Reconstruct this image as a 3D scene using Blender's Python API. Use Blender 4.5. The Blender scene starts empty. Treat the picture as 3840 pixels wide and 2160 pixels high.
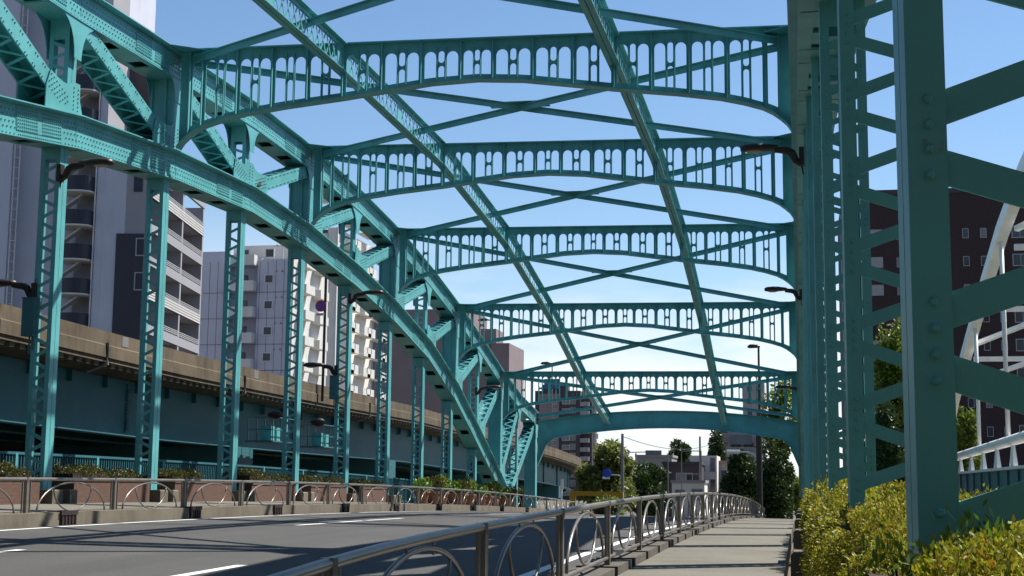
import bpy, math, random
import numpy as np
from mathutils import Vector, Matrix
from mathutils.geometry import tessellate_polygon
random.seed(7); RNG = np.random.default_rng(7)
sc = bpy.context.scene; COL = sc.collection
PI = math.pi
# ------------------------------------------------------------------ camera (eye at the world origin, bridge runs along +Y)
F, YAW, PITCH, ROLL = 5400.3, .1969, .1364, .0091
def cam_axes():
    cy, sy = math.cos(YAW), math.sin(YAW)
    f = Vector((-sy, cy, 0)); r = Vector((cy, sy, 0)); u = Vector((0, 0, 1))
    cp, sp = math.cos(PITCH), math.sin(PITCH)
    f2 = cp*f+sp*u; u2 = -sp*f+cp*u
    cr, sr = math.cos(ROLL), math.sin(ROLL)
    return cr*r+sr*u2, -sr*r+cr*u2, f2
AX = cam_axes()
cd = bpy.data.cameras.new('camera'); co = bpy.data.objects.new('camera', cd); COL.objects.link(co)
m = Matrix((AX[0], AX[1], -AX[2])).transposed().to_4x4(); co.matrix_world = m
cd.sensor_width = 36; cd.lens = F/3840*36; cd.clip_start = .05; cd.clip_end = 6000
sc.camera = co
def at(x, y, Y=None, X=None):          # a point of the place seen at (x, y) of a 2576-wide view, at a known depth
    x *= 3840/2576; y *= 3840/2576
    v = (x-1920)*AX[0]+(1080-y)*AX[1]+F*AX[2]
    t = Y/v.y if Y is not None else X/v.x
    return v*t
# ------------------------------------------------------------------ materials
def new_mat(name):
    m = bpy.data.materials.new(name); m.use_nodes = True
    nt = m.node_tree; return m, nt, nt.nodes['Principled BSDF']
def N(nt, t, **k):
    n = nt.nodes.new(t)
    for a, b in k.items(): setattr(n, a, b)
    return n
def mat(name, col, rough=.6, var=.12, scale=3.0, bump=0, bscale=40, metal=0, spec=.4, dark=None, dscale=1.2, dlo=.55, dhi=.75, fine=0, fscale=70, rust=None, dmap=(1, 1, .25)):
    """principled with two noises: a soft tone variation and optional blotches of weathering colour"""
    m, nt, b = new_mat(name)
    tc = N(nt, 'ShaderNodeTexCoord'); n1 = N(nt, 'ShaderNodeTexNoise'); n1.inputs['Scale'].default_value = scale; n1.inputs['Detail'].default_value = 6
    nt.links.new(tc.outputs['Object'], n1.inputs['Vector'])
    r = N(nt, 'ShaderNodeValToRGB'); nt.links.new(n1.outputs['Fac'], r.inputs['Fac'])
    c0 = [max(0, c*(1-var)) for c in col[:3]]; c1 = [min(1, c*(1+var)) for c in col[:3]]
    r.color_ramp.elements[0].position = .3; r.color_ramp.elements[1].position = .7
    r.color_ramp.elements[0].color = (*c0, 1); r.color_ramp.elements[1].color = (*c1, 1)
    out = r.outputs['Color']
    if dark is not None:
        n2 = N(nt, 'ShaderNodeTexNoise'); n2.inputs['Scale'].default_value = dscale; n2.inputs['Detail'].default_value = 9; n2.inputs['Roughness'].default_value = .7
        mp = N(nt, 'ShaderNodeMapping'); mp.inputs['Scale'].default_value = dmap
        nt.links.new(tc.outputs['Object'], mp.inputs['Vector']); nt.links.new(mp.outputs['Vector'], n2.inputs['Vector'])
        mr = N(nt, 'ShaderNodeMapRange'); mr.inputs['From Min'].default_value = dlo; mr.inputs['From Max'].default_value = dhi
        nt.links.new(n2.outputs['Fac'], mr.inputs['Value'])
        mx = N(nt, 'ShaderNodeMix', data_type='RGBA'); nt.links.new(mr.outputs['Result'], mx.inputs['Factor'])
        nt.links.new(out, mx.inputs['A']); mx.inputs['B'].default_value = (*dark, 1); out = mx.outputs['Result']
    if rust is not None:
        n4 = N(nt, 'ShaderNodeTexNoise'); n4.inputs['Scale'].default_value = 5; n4.inputs['Detail'].default_value = 10; n4.inputs['Roughness'].default_value = .75
        nt.links.new(tc.outputs['Object'], n4.inputs['Vector']); m4 = N(nt, 'ShaderNodeMapRange'); m4.inputs['From Min'].default_value = .63; m4.inputs['From Max'].default_value = .72; m4.inputs['To Max'].default_value = .85
        nt.links.new(n4.outputs['Fac'], m4.inputs['Value']); mx = N(nt, 'ShaderNodeMix', data_type='RGBA'); nt.links.new(m4.outputs['Result'], mx.inputs['Factor']); nt.links.new(out, mx.inputs['A']); mx.inputs['B'].default_value = (*rust, 1); out = mx.outputs['Result']
    if fine:
        n5 = N(nt, 'ShaderNodeTexNoise'); n5.inputs['Scale'].default_value = fscale; n5.inputs['Detail'].default_value = 3; nt.links.new(tc.outputs['Object'], n5.inputs['Vector'])
        m5 = N(nt, 'ShaderNodeMapRange'); m5.inputs['From Min'].default_value = .3; m5.inputs['From Max'].default_value = .7; m5.inputs['To Min'].default_value = 1-fine; m5.inputs['To Max'].default_value = 1+fine; nt.links.new(n5.outputs['Fac'], m5.inputs['Value'])
        vm = N(nt, 'ShaderNodeVectorMath', operation='SCALE'); nt.links.new(out, vm.inputs[0]); nt.links.new(m5.outputs['Result'], vm.inputs['Scale']); out = vm.outputs['Vector']
    nt.links.new(out, b.inputs['Base Color'])
    b.inputs['Roughness'].default_value = rough; b.inputs['Metallic'].default_value = metal; b.inputs['Specular IOR Level'].default_value = spec
    if bump:
        n3 = N(nt, 'ShaderNodeTexNoise'); n3.inputs['Scale'].default_value = bscale; n3.inputs['Detail'].default_value = 4
        nt.links.new(tc.outputs['Object'], n3.inputs['Vector'])
        bp = N(nt, 'ShaderNodeBump'); bp.inputs['Strength'].default_value = bump; bp.inputs['Distance'].default_value = .01
        nt.links.new(n3.outputs['Fac'], bp.inputs['Height']); nt.links.new(bp.outputs['Normal'], b.inputs['Normal'])
    return m
def leaf_mat(name, cols, transl=.25, rough=.45):
    m, nt, b = new_mat(name)
    g = N(nt, 'ShaderNodeNewGeometry'); r = N(nt, 'ShaderNodeValToRGB')
    nt.links.new(g.outputs['Random Per Island'], r.inputs['Fac'])
    el = r.color_ramp.elements
    while len(el) < len(cols): el.new(.5)
    for i, c in enumerate(cols):
        el[i].position = i/(len(cols)-1); el[i].color = (*c, 1)
    nt.links.new(r.outputs['Color'], b.inputs['Base Color']); b.inputs['Roughness'].default_value = rough; b.inputs['Specular IOR Level'].default_value = .35
    t = N(nt, 'ShaderNodeBsdfTranslucent'); nt.links.new(r.outputs['Color'], t.inputs['Color'])
    mx = N(nt, 'ShaderNodeMixShader'); mx.inputs['Fac'].default_value = transl
    nt.links.new(b.outputs['BSDF'], mx.inputs[1]); nt.links.new(t.outputs['BSDF'], mx.inputs[2])
    nt.links.new(mx.outputs['Shader'], nt.nodes['Material Output'].inputs['Surface'])
    return m
def brick_mat(name, c1, c2, mortar, scale=6):
    m, nt, b = new_mat(name)
    tc = N(nt, 'ShaderNodeTexCoord'); sp = N(nt, 'ShaderNodeSeparateXYZ'); ad = N(nt, 'ShaderNodeMath', operation='ADD'); cb = N(nt, 'ShaderNodeCombineXYZ')
    nt.links.new(tc.outputs['Object'], sp.inputs[0]); nt.links.new(sp.outputs['X'], ad.inputs[0]); nt.links.new(sp.outputs['Y'], ad.inputs[1])
    nt.links.new(ad.outputs[0], cb.inputs['X']); nt.links.new(sp.outputs['Z'], cb.inputs['Y'])
    bt = N(nt, 'ShaderNodeTexBrick'); bt.inputs['Scale'].default_value = scale; bt.inputs['Color1'].default_value = (*c1, 1); bt.inputs['Color2'].default_value = (*c2, 1)
    bt.inputs['Mortar'].default_value = (*mortar, 1); bt.inputs['Mortar Size'].default_value = .03
    nt.links.new(cb.outputs[0], bt.inputs['Vector']); nt.links.new(bt.outputs['Color'], b.inputs['Base Color']); b.inputs['Roughness'].default_value = .85
    return m
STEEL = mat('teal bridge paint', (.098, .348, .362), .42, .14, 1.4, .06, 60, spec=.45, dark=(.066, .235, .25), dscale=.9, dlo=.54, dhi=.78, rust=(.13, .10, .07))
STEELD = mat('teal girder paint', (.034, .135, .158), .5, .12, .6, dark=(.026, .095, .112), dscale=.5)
ASPH = mat('asphalt', (.070, .068, .0665), .85, .10, .5, .5, 90, spec=.3, dark=(.052, .051, .05), dscale=.8, dlo=.42, dhi=.7, dmap=(1, .05, 1), fine=.22, fscale=45)
WALK = mat('beige pavement', (.15, .141, .118), .9, .09, .8, .4, 120, spec=.2, dark=(.12, .11, .085), dscale=.7, dlo=.48, dhi=.7, fine=.16, fscale=60)
CONC = mat('concrete', (.15, .13, .098), .9, .14, 1.5, .4, 50, spec=.2, dark=(.09, .076, .056), dscale=1.6, dlo=.48, dhi=.72)
BARR = mat('weathered barrier concrete', (.125, .10, .07), .9, .2, .7, .3, 30, spec=.2, dark=(.06, .047, .032), dscale=1.1, dlo=.46, dhi=.7)
PAINT = mat('white road paint', (.72, .72, .69), .7, .08, 6, spec=.3, dark=(.45, .44, .42), dscale=5, dlo=.55, dhi=.8)
RAIL = mat('brown grey steel pipe', (.20, .18, .155), .3, .15, 5, metal=.35, spec=.5)
LAMPM = mat('dark brown lamp metal', (.022, .016, .013), .45, .2, 8)
GLASSL = mat('lamp lens', (.32, .29, .24), .3, .05, 4)
BRICK = brick_mat('planter brick', (.12, .045, .027), (.075, .03, .02), (.10, .075, .055), 5.5)
SOIL = mat('soil and twigs', (.035, .022, .014), .95, .4, 20)
TERRA = mat('terracotta', (.26, .11, .06), .8, .2, 4)
WHITE = mat('white paint', (.74, .75, .73), .5, .05, 2, dark=(.55, .56, .54), dscale=1.5)
DARKM = mat('dark steel', (.012, .012, .013), .5, .2, 4)
POLE = mat('grey pole', (.19, .185, .18), .5, .12, 3)
YEL = mat('yellow gate paint', (.44, .24, .012), .5, .12, 3)
GLASS = mat('window glass', (.03, .037, .05), .12, .3, .8, spec=.6)
BRONZE = mat('rusty drain metal', (.02, .009, .008), .7, .3, 8)
GROUND = mat('ground soil', (.13, .12, .10), .95, .2, .2, spec=.1)
HEDGE = leaf_mat('azalea leaves', [(.05, .07, .008), (.31, .34, .02), (.46, .44, .03), (.17, .22, .014), (.34, .15, .022), (.42, .42, .025), (.08, .10, .012), (.36, .37, .03)], .3, .55)
HEDGE2 = leaf_mat('dark hedge leaves', [(.03, .042, .008), (.1, .105, .015), (.055, .07, .01), (.12, .085, .02), (.06, .08, .012)], .2)  # darker leaf tones, used for left shrubs, pots and low bushes
TREE1 = leaf_mat('dark tree leaves', [(.016, .035, .008), (.035, .065, .012), (.055, .09, .018), (.025, .048, .01)], .2)
TREE2 = leaf_mat('bright tree leaves', [(.06, .10, .012), (.15, .20, .022), (.11, .16, .02), (.20, .23, .03)], .45)
TREE3 = leaf_mat('willow leaves', [(.08, .11, .02), (.2, .22, .055), (.13, .17, .03), (.24, .26, .08)], .42)
SHOOT = leaf_mat('young plant leaves', [(.07, .14, .012), (.13, .22, .02), (.16, .25, .03)], .3)
BARK = mat('bark', (.05, .036, .026), .95, .3, 8, .5, 30)
SKY_STR, SUN_STR, EXPO = .079, 5.0, .83
SUNS = Vector((.53, .5, 1)).normalized()
# ------------------------------------------------------------------ mesh builder
def V3(*a): return Vector(a)
class MB:
    def __init__(s): s.v = []; s.f = []
    def add(s, vs, fs):
        o = len(s.v); s.v += [tuple(v) for v in vs]; s.f += [tuple(i+o for i in f) for f in fs]; return s
    def bx(s, x0, x1, y0, y1, z0, z1):
        return s.add([(x0,y0,z0),(x1,y0,z0),(x1,y1,z0),(x0,y1,z0),(x0,y0,z1),(x1,y0,z1),(x1,y1,z1),(x0,y1,z1)],
                     [(3,2,1,0),(4,5,6,7),(0,1,5,4),(1,2,6,5),(2,3,7,6),(3,0,4,7)])
    def obx(s, o, a, b, c):            # box from corner o with edge vectors a, b, c
        o, a, b, c = map(Vector, (o, a, b, c))
        P = [o, o+a, o+a+b, o+b, o+c, o+a+c, o+a+b+c, o+b+c]
        return s.add(P, [(3,2,1,0),(4,5,6,7),(0,1,5,4),(1,2,6,5),(2,3,7,6),(3,0,4,7)])
    def bar(s, p, q, w, h, side=(1, 0, 0)):   # bar from p to q, width w along side, height h
        p, q = Vector(p), Vector(q); d = q-p; sd = Vector(side); sd = (sd-d*(sd.dot(d)/d.length_squared)).normalized()
        n = d.cross(sd).normalized()
        return s.obx(p-sd*w/2-n*h/2, sd*w, n*h, d)
    def tube(s, pts, r, n=8, closed=False):
        pts = [Vector(p) for p in pts]; rings = []; m = len(pts); o = len(s.v)
        rr = r if isinstance(r, (list, tuple)) else [r]*m
        for i, p in enumerate(pts):
            a = pts[i-1] if (i or closed) else pts[i]; b = pts[(i+1) % m] if (i < m-1 or closed) else pts[i]
            d = (b-a).normalized(); up = Vector((0, 0, 1)) if abs(d.z) < .95 else Vector((1, 0, 0))
            x = d.cross(up).normalized(); y = x.cross(d)
            for k in range(n):
                t = 2*PI*k/n; s.v.append(tuple(p+(x*math.cos(t)+y*math.sin(t))*rr[i]))
        for i in range(m if closed else m-1):
            for k in range(n):
                a = o+i*n+k; b = o+i*n+(k+1) % n; c = o+((i+1) % m)*n+(k+1) % n; d = o+((i+1) % m)*n+k
                s.f.append((a, b, c, d))
        if not closed:
            s.f.append(tuple(o+k for k in range(n))[::-1]); s.f.append(tuple(o+(m-1)*n+k for k in range(n)))
        return s
    def prism(s, outer, holes, mp, t0, t1):    # polygon with holes, mapped by mp(u, v, t), thickness t0..t1
        loops = [[Vector((u, v, 0)) for u, v in outer]]+[[Vector((u, v, 0)) for u, v in h] for h in holes]
        tri = tessellate_polygon(loops); flat = [p for l in loops for p in l]; n = len(flat); o = len(s.v)
        s.v += [tuple(mp(p.x, p.y, t0)) for p in flat]+[tuple(mp(p.x, p.y, t1)) for p in flat]
        for a, b, c in tri:
            s.f.append((o+a, o+b, o+c)); s.f.append((o+n+c, o+n+b, o+n+a))
        k = 0
        for l in loops:
            m = len(l)
            for i in range(m):
                a, b = k+i, k+(i+1) % m
                s.f.append((o+a, o+b, o+n+b, o+n+a))
            k += m
        return s
    def strip(s, poly, x0, x1, n0, n1):        # poly of (y, z); extrude x0..x1, between normal offsets n0, n1 (mitred)
        m = len(poly); P = [Vector((0, y, z)) for y, z in poly]; rows = []
        for i in range(m):
            d0 = (P[i]-P[i-1]).normalized() if i else None; d1 = (P[i+1]-P[i]).normalized() if i < m-1 else None
            d0 = d0 or d1; d1 = d1 or d0; t = (d0+d1).normalized(); nn = Vector((0, -t.z, t.y)); k = 1/max(.5, t.dot(d0))
            rows.append([(x0, *(P[i]+nn*n0*k).yz), (x1, *(P[i]+nn*n0*k).yz), (x1, *(P[i]+nn*n1*k).yz), (x0, *(P[i]+nn*n1*k).yz)])
        o = len(s.v)
        for r in rows: s.v += r
        for i in range(m-1):
            for k in range(4):
                a = o+i*4+k; b = o+i*4+(k+1) % 4; s.f.append((a, b, b+4, a+4))
        s.f.append((o+3, o+2, o+1, o)); e = o+(m-1)*4; s.f.append((e, e+1, e+2, e+3))
        return s
    def rivet(s, p, n, r=.02, h=.014):
        p, n = Vector(p), Vector(n); a = n.orthogonal().normalized(); b = n.cross(a)
        vs = [p+(a*math.cos(t)+b*math.sin(t))*r for t in (0, PI/3, 2*PI/3, PI, 4*PI/3, 5*PI/3)]
        ws = [p+n*h+(a*math.cos(t)+b*math.sin(t))*r*.55 for t in (0, PI/3, 2*PI/3, PI, 4*PI/3, 5*PI/3)]
        return s.add(vs+ws, [(i, (i+1) % 6, 6+(i+1) % 6, 6+i) for i in range(6)]+[(6, 7, 8, 9, 10, 11)])
    def dome(s, c, rx, ry, rz, n=10, m=6, lo=-PI/2):
        o = len(s.v)
        for j in range(m+1):
            ph = lo+(PI/2-lo)*j/m
            for i in range(n):
                th = 2*PI*i/n; s.v.append((c[0]+rx*math.cos(ph)*math.cos(th), c[1]+ry*math.cos(ph)*math.sin(th), c[2]+rz*math.sin(ph)))
        for j in range(m):
            for i in range(n): s.f.append((o+j*n+i, o+j*n+(i+1) % n, o+(j+1)*n+(i+1) % n, o+(j+1)*n+i))
        return s
    def build(s, name, mt, parent=None, local=False, smooth=False, mats=None):
        me = bpy.data.meshes.new(name)
        off = Vector((0, 0, 0))
        if parent is not None and not local:
            p = parent
            while p is not None: off += p.location; p = p.parent
        me.from_pydata([(v[0]-off.x, v[1]-off.y, v[2]-off.z) for v in s.v], [], s.f); me.update()
        import bmesh
        bm = bmesh.new(); bm.from_mesh(me); bmesh.ops.recalc_face_normals(bm, faces=bm.faces); bm.to_mesh(me); bm.free()
        if smooth: me.polygons.foreach_set('use_smooth', [True]*len(me.polygons))
        me.materials.append(mt)
        o = bpy.data.objects.new(name, me); COL.objects.link(o)
        if parent is not None: o.parent = parent
        return o
def tag(o, label, cat, group=None, kind=None):
    o['label'] = label; o['category'] = cat
    if group: o['group'] = group
    if kind: o['kind'] = kind
    return o
def empty(name, loc, label, cat, group=None, rz=0):
    o = bpy.data.objects.new(name, None); COL.objects.link(o); o.location = loc; o.rotation_euler = (0, 0, rz); o.empty_display_size = .3
    return tag(o, label, cat, group)
def struct(o): o['kind'] = 'structure'; return o
def copy_tree(o, parent=None):
    c = o.copy(); COL.objects.link(c)
    if parent is not None: c.parent = parent
    for ch in o.children: copy_tree(ch, c)
    return c
def leaves_obj(name, mt, C, D, S, parent=None, kind=None):
    """diamond leaves: centres C, half-length vectors D, half-width vectors S (numpy)"""
    n = len(C); off = np.zeros(3)
    if parent is not None:
        p = parent
        while p is not None: off += np.array(p.location); p = p.parent
    C = C-off
    vs = np.stack([C-D, C+S-.15*D, C+D, C-S-.15*D], 1).reshape(-1, 3).astype(np.float32)
    me = bpy.data.meshes.new(name); me.vertices.add(4*n); me.vertices.foreach_set('co', vs.ravel())
    me.loops.add(4*n); me.loops.foreach_set('vertex_index', np.arange(4*n, dtype=np.int32))
    me.polygons.add(n); me.polygons.foreach_set('loop_start', np.arange(0, 4*n, 4, dtype=np.int32)); me.polygons.foreach_set('loop_total', np.full(n, 4, dtype=np.int32))
    me.update(calc_edges=True); me.materials.append(mt)
    o = bpy.data.objects.new(name, me); COL.objects.link(o)
    if parent is not None: o.parent = parent
    return o
def unit(a): return a/np.maximum(np.linalg.norm(a, axis=1, keepdims=True), 1e-6)
def rand_unit(n): return unit(RNG.normal(size=(n, 3)))
def leaf_vectors(n, out, l, w, up=.3, spread=.9):
    d = unit(out+spread*RNG.normal(size=(n, 3))+np.array([0, 0, up])); s = unit(np.cross(d, rand_unit(n)))
    k = RNG.uniform(.65, 1.3, (n, 1)); return d*l*k/2, s*w*k/2
# ------------------------------------------------------------------ deck profile
def DK(Y):
    if Y < 28: return -.90-4.5e-4*(Y-28)**2
    if Y <= 100: return -.90-3e-4*(Y-28)**2
    t = min(Y, 150)-100; return -.90-3e-4*72**2-.0432*t+.0432*t*t/100
def D(X, Y): return DK(Y)+.018*(-max(min(X, 0), -20)-2.1)
YS = [-40, -20, -10, -5]+list(range(0, 160, 3))+[170, 190, 220, 260]
def sheet(name, x0, x1, off, mt, ys=YS, thick=.3, nx=1):
    b = MB()
    for y in ys:
        for k in range(nx+1):
            x = x0+(x1-x0)*k/nx; b.v.append((x, y, D(x, y)+off))
    w = nx+1
    for i in range(len(ys)-1):
        for k in range(nx): b.f.append((i*w+k, i*w+k+1, (i+1)*w+k+1, (i+1)*w+k))
    n = len(b.v); b.v += [(x, y, z-thick) for x, y, z in b.v]
    for i in range(len(ys)-1):
        for k in range(nx): b.f.append((n+(i+1)*w+k, n+(i+1)*w+k+1, n+i*w+k+1, n+i*w+k))
        a, c = i*w, (i+1)*w; b.f.append((a, c, n+c, n+a)); a, c = i*w+nx, (i+1)*w+nx; b.f.append((c, a, n+a, n+c))
    return b.build(name, mt)
struct(sheet('road', -12.95, -2.45, -.06, ASPH))
struct(sheet('pavement', -1.98, -.2, 0, WALK))
struct(sheet('side_pavement', -18.2, -13.5, .17, WALK, [y for y in YS if y <= 100]))
# painted lines
b = MB()
def line(b, x, y0, y1, w):
    n = max(1, int((y1-y0)/3)); ys = [y0+(y1-y0)*i/n for i in range(n+1)]; o = len(b.v)
    for y in ys: b.v += [(x-w/2, y, D(x, y)-.056), (x+w/2, y, D(x, y)-.056)]
    for i in range(n): b.f.append((o+2*i, o+2*i+1, o+2*i+3, o+2*i+2))
line(b, -3.05, -10, 130, .15); line(b, -12.62, -10, 130, .15)
for x, y0 in ((-6.38, 8.2), (-9.82, 9.3)):
    for k in range(7): line(b, x, y0+k*18.2, y0+k*18.2+7.9, .15)
struct(b.build('road_markings', PAINT))
# ground, river bank
b = MB(); R_ = 3000
b.add([(-R_, -R_, -4.4), (R_, -R_, -4.4), (R_, R_, -4.4), (-R_, R_, -4.4)], [(0, 1, 2, 3)]); struct(b.build('ground', GROUND))
# kerbs
kerb = MB(); drains_y = [24.2, 29.8, 34.9, 40.5, 45.9, 51.7, 57.1, 63]
ys = [y for y in YS if y <= 110]
for i in range(len(ys)-1):
    y0, y1 = ys[i], ys[i+1]
    kerb.add([(-12.95, y0, D(-12.95, y0)-.3), (-12.95, y1, D(-12.95, y1)-.3), (-12.95, y1, D(-12.95, y1)+.17), (-12.95, y0, D(-12.95, y0)+.17),
              (-13.5, y0, D(-13.5, y0)+.175), (-13.5, y1, D(-13.5, y1)+.175)], [(0, 1, 2, 3), (3, 2, 5, 4)])
struct(kerb.build('kerb', CONC))
b = MB(); y = 3.0; k = 0
while y < 100:
    ln = 1.35; z = D(-2.3, y); z1 = D(-2.3, y+ln)
    b.obx((-2.45, y, z-.3), (.468, 0, 0), (0, ln, z1-z), (0, 0, .39)); y += ln+.28
struct(b.build('kerb_stones', mat('dark kerb stone', (.085, .075, .06), .9, .25, 2.5, .4, 40)))
for i, y in enumerate(drains_y):
    o = MB(); z = D(-12.9, y); o.bx(-13.2, -12.925, y-.28, y+.28, z-.2, z+.19); o.bx(-12.925, -12.905, y-.3, y+.3, z+.12, z+.2)
    for q in range(5): o.bx(-12.925, -12.908, y-.26+q*.12, y-.22+q*.12, z-.1, z+.1)
    r = o.build('drain_box', BRONZE); tag(r, ['dark drain box in the kerb below the leftmost hanger', 'dark drain box in the left kerb, second from the camera', 'dark drain box in the left kerb, third from the camera', 'dark drain box in the left kerb, fourth from the camera', 'dark drain box in the left kerb, fifth from the camera', 'dark drain box in the left kerb, sixth from the camera', 'dark drain box in the left kerb, seventh from the camera', 'dark drain box in the left kerb nearest the arch foot'][i], 'drain', 'drain boxes along the left kerb')
# ------------------------------------------------------------------ arch bridge
BR = empty('arch_bridge', (-8, 40, -1), 'teal riveted steel arch bridge with latticed hangers and pierced cross beams spanning the road', 'bridge')
P0 = 5.4
zU = {-1: 4.6, 0: 5.3, 1: 6.4, 2: 7.7, 3: 9.5, 4: 10.6, 5: 11.32, 6: 11.3, 7: 11.42, 8: 11.48, 9: 11.33, 10: 10.95, 11: 10.42, 12: 9.62, 13: 8.65, 14: 7.5, 15: 6.25, 16: 5.25, 17: 4.55}
zL = {0: 2.3, 1: 3.35, 2: 4.55, 3: 5.65, 4: 6.7, 5: 7.6, 6: 8.33, 7: 8.73, 8: 8.89, 9: 8.62, 10: 8.08, 11: 7.33, 12: 6.33, 13: 4.75, 14: 2.62, 15: .42}
class Side:
    def __init__(s, x0, sg, off): s.x0, s.sg, s.off = x0, sg, off
    def Y(s, i): return 2.66+s.off+P0*(i-1)
    def x(s, inset): return s.x0+s.sg*inset
LS = Side(-15.97, -1, 0); RS = Side(-.06, 1, 1.04)
CH = .76
def chord(S, zt, idx, name, rivets):
    poly = [(S.Y(i), zt[i]) for i in idx]
    if name == 'lower_chord':
        e = (S.Y(15)+1.9, -.42) if idx[-1] == 15 else None
        if e: poly.append(e)
    if name == 'lower_chord': poly.insert(0, (S.Y(0)-5.6, -1.5))
    b = MB(); X = S.x
    def st(i0, i1, n0, n1): b.strip(poly, min(X(i0), X(i1)), max(X(i0), X(i1)), n0, n1)
    st(0, 1.02, -.03, 0)                     # cover plate
    st(.19, .22, -CH+.025, -.03); st(.80, .83, -CH+.025, -.03)
    st(.125, .30, -CH, -CH+.025); st(.72, .895, -CH, -CH+.025)
    st(.03, .19, -.055, -.03); st(.83, .99, -.055, -.03)   # flange angles
    st(.17, .19, -CH+.025, -CH+.12)
    for k in range(len(poly)-1):
        A = Vector((0, *poly[k])); B = Vector((0, *poly[k+1])); d = (B-A); L = d.length; d.normalize(); n = Vector((0, -d.z, d.y))
        def seg(s0, s1, n0, n1, i0, i1):
            o = A+d*s0+n*n0; o.x = min(X(i0), X(i1)); b.obx(o, (abs(X(i1)-X(i0)), 0, 0), d*(s1-s0), n*(n1-n0))
        s = .02
        for a0, a1 in ((.02, L*.30), (L*.30+.55, L*.62), (L*.62+.5, L-.02)):   # soffit plates with hand holes between
            if a1 > a0: seg(a0, a1, -CH+.002, -CH+.02, .302, .718)
        seg(L*.04, L*.05+.5, -CH-.012, -CH-.001, .15, .86); seg(L*.72, L*.72+.45, -CH-.012, -CH-.001, .15, .86)
        if not rivets: continue
        nx = Vector((-S.sg, 0, 0))
        sp0, sp1 = L*.52, L*.52+1.9         # splice plate
        seg(sp0, sp1, -CH+.14, -.10, .174, .189)
        seg(L-.03 if k < len(poly)-2 else L-.1, L+.0, -CH+.13, -.06, .180, .189)
        def rv(sv, nv, ins): 
            p = A+d*sv+n*nv; p.x = X(ins); b.rivet(p, nx, .026, .024)
        q = .08
        while q < L-.05:
            if q < sp0-.05 or q > sp1+.05:
                for j, nv in enumerate((-.70, -.56, -.44, -.31, -.20)):
                    rv(q+(.07 if j % 2 else 0), nv, .17 if nv < -.64 else .19)
            q += .155
        q = sp0+.06
        while q < sp1-.04:
            if abs(q-(sp0+sp1)/2) > .06:
                for j in range(7): rv(q, -.60+j*.075, .174)
            rv(q, -.70, .17); q += .085
    return b.build(name, STEEL, BR)
chord(LS, zU, list(range(-1, 18)), 'upper_chord', True); chord(LS, zL, list(range(0, 16)), 'lower_chord', True)
chord(RS, zU, list(range(-1, 18)), 'upper_chord', False); chord(RS, zL, list(range(0, 16)), 'lower_chord', False)
def lower_bottom(i):   # underside of the lower chord at panel point i
    s = (zL.get(i+1, zL[i])-zL.get(i-1, zL[i]))/(2*P0) if i < 15 else -.4
    return zL[i]-CH*math.sqrt(1+s*s)
XR = {1: .255, 2: .285, 3: .27, 4: .25, 5: .22}
def laced(b, xi, xo, sg, Y, z0, z1, w=.105, dep=.36, rivets=False, base=.45, top=.35, rise=.135, step=.262, z_off=.1):
    """two members of paired angles a little apart, zigzag lacing bars on both faces; xi is the inner face"""
    a0, a1 = sorted((xi, xi+sg*w)); c0, c1 = sorted((xo-sg*w, xo))
    b.bx(a0, a1, Y-dep, Y-dep/2-.008, z0, z1); b.bx(a0, a1, Y-dep/2+.008, Y, z0, z1); b.bx(a0+.02, a1-.02, Y-dep/2-.009, Y-dep/2+.009, z0, z1)
    b.bx(c0, c1, Y-dep, Y-dep+.19, z0, z1)
    i0, i1 = xi+sg*.05, xo-sg*.05
    for yy, sn in ((Y-dep+.014, 1), (Y-.014, -1)):
        lo, hi = sorted((xi+sg*.004, xo-sg*.004))
        b.bx(lo, hi, yy-.006, yy+.006, z0, z0+base); b.bx(lo, hi, yy-.006, yy+.006, z1-top, z1)
        if sn < 0: continue
        z = z0+base+z_off; up = True
        while z+.19 < z1-top:
            p, q = ((i0, yy, z), (i1, yy, z+rise)) if up else ((i1, yy, z), (i0, yy, z+rise))
            b.bar(p, q, .011, .078, (0, 1, 0))
            if rivets and sn == 1:
                for m_ in (xi+sg*w*.55, xo-sg*w*.5):
                    zc_ = p[2] if abs(p[0]-m_) < .1 else q[2]
                    for dz in (-.03, .03): b.rivet((m_, Y-dep-.001, zc_+dz), (0, -1, 0), .0125, .010)
            up = not up; z += step
for S, rng in ((LS, range(2, 16)), (RS, range(1, 16))):
    for i in rng:
        if S is RS: xi = XR.get(i, .20); xo = xi+.44
        else: xi = -16.30; xo = -16.78
        z1 = lower_bottom(i)+.02; z0 = D(xi, S.Y(i))-.1
        if z1-z0 < 1: continue
        b = MB(); laced(b, xi, xo, S.sg, S.Y(i), z0, z1, w=.088 if S is RS else .105, rise=.117 if S is RS else .18, step=.235 if S is RS else .262, z_off=.132 if S is RS else .1, rivets=(S is RS and i < 6), base=.62 if S is RS else .5); b.build('hanger', STEEL, BR)
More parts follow.
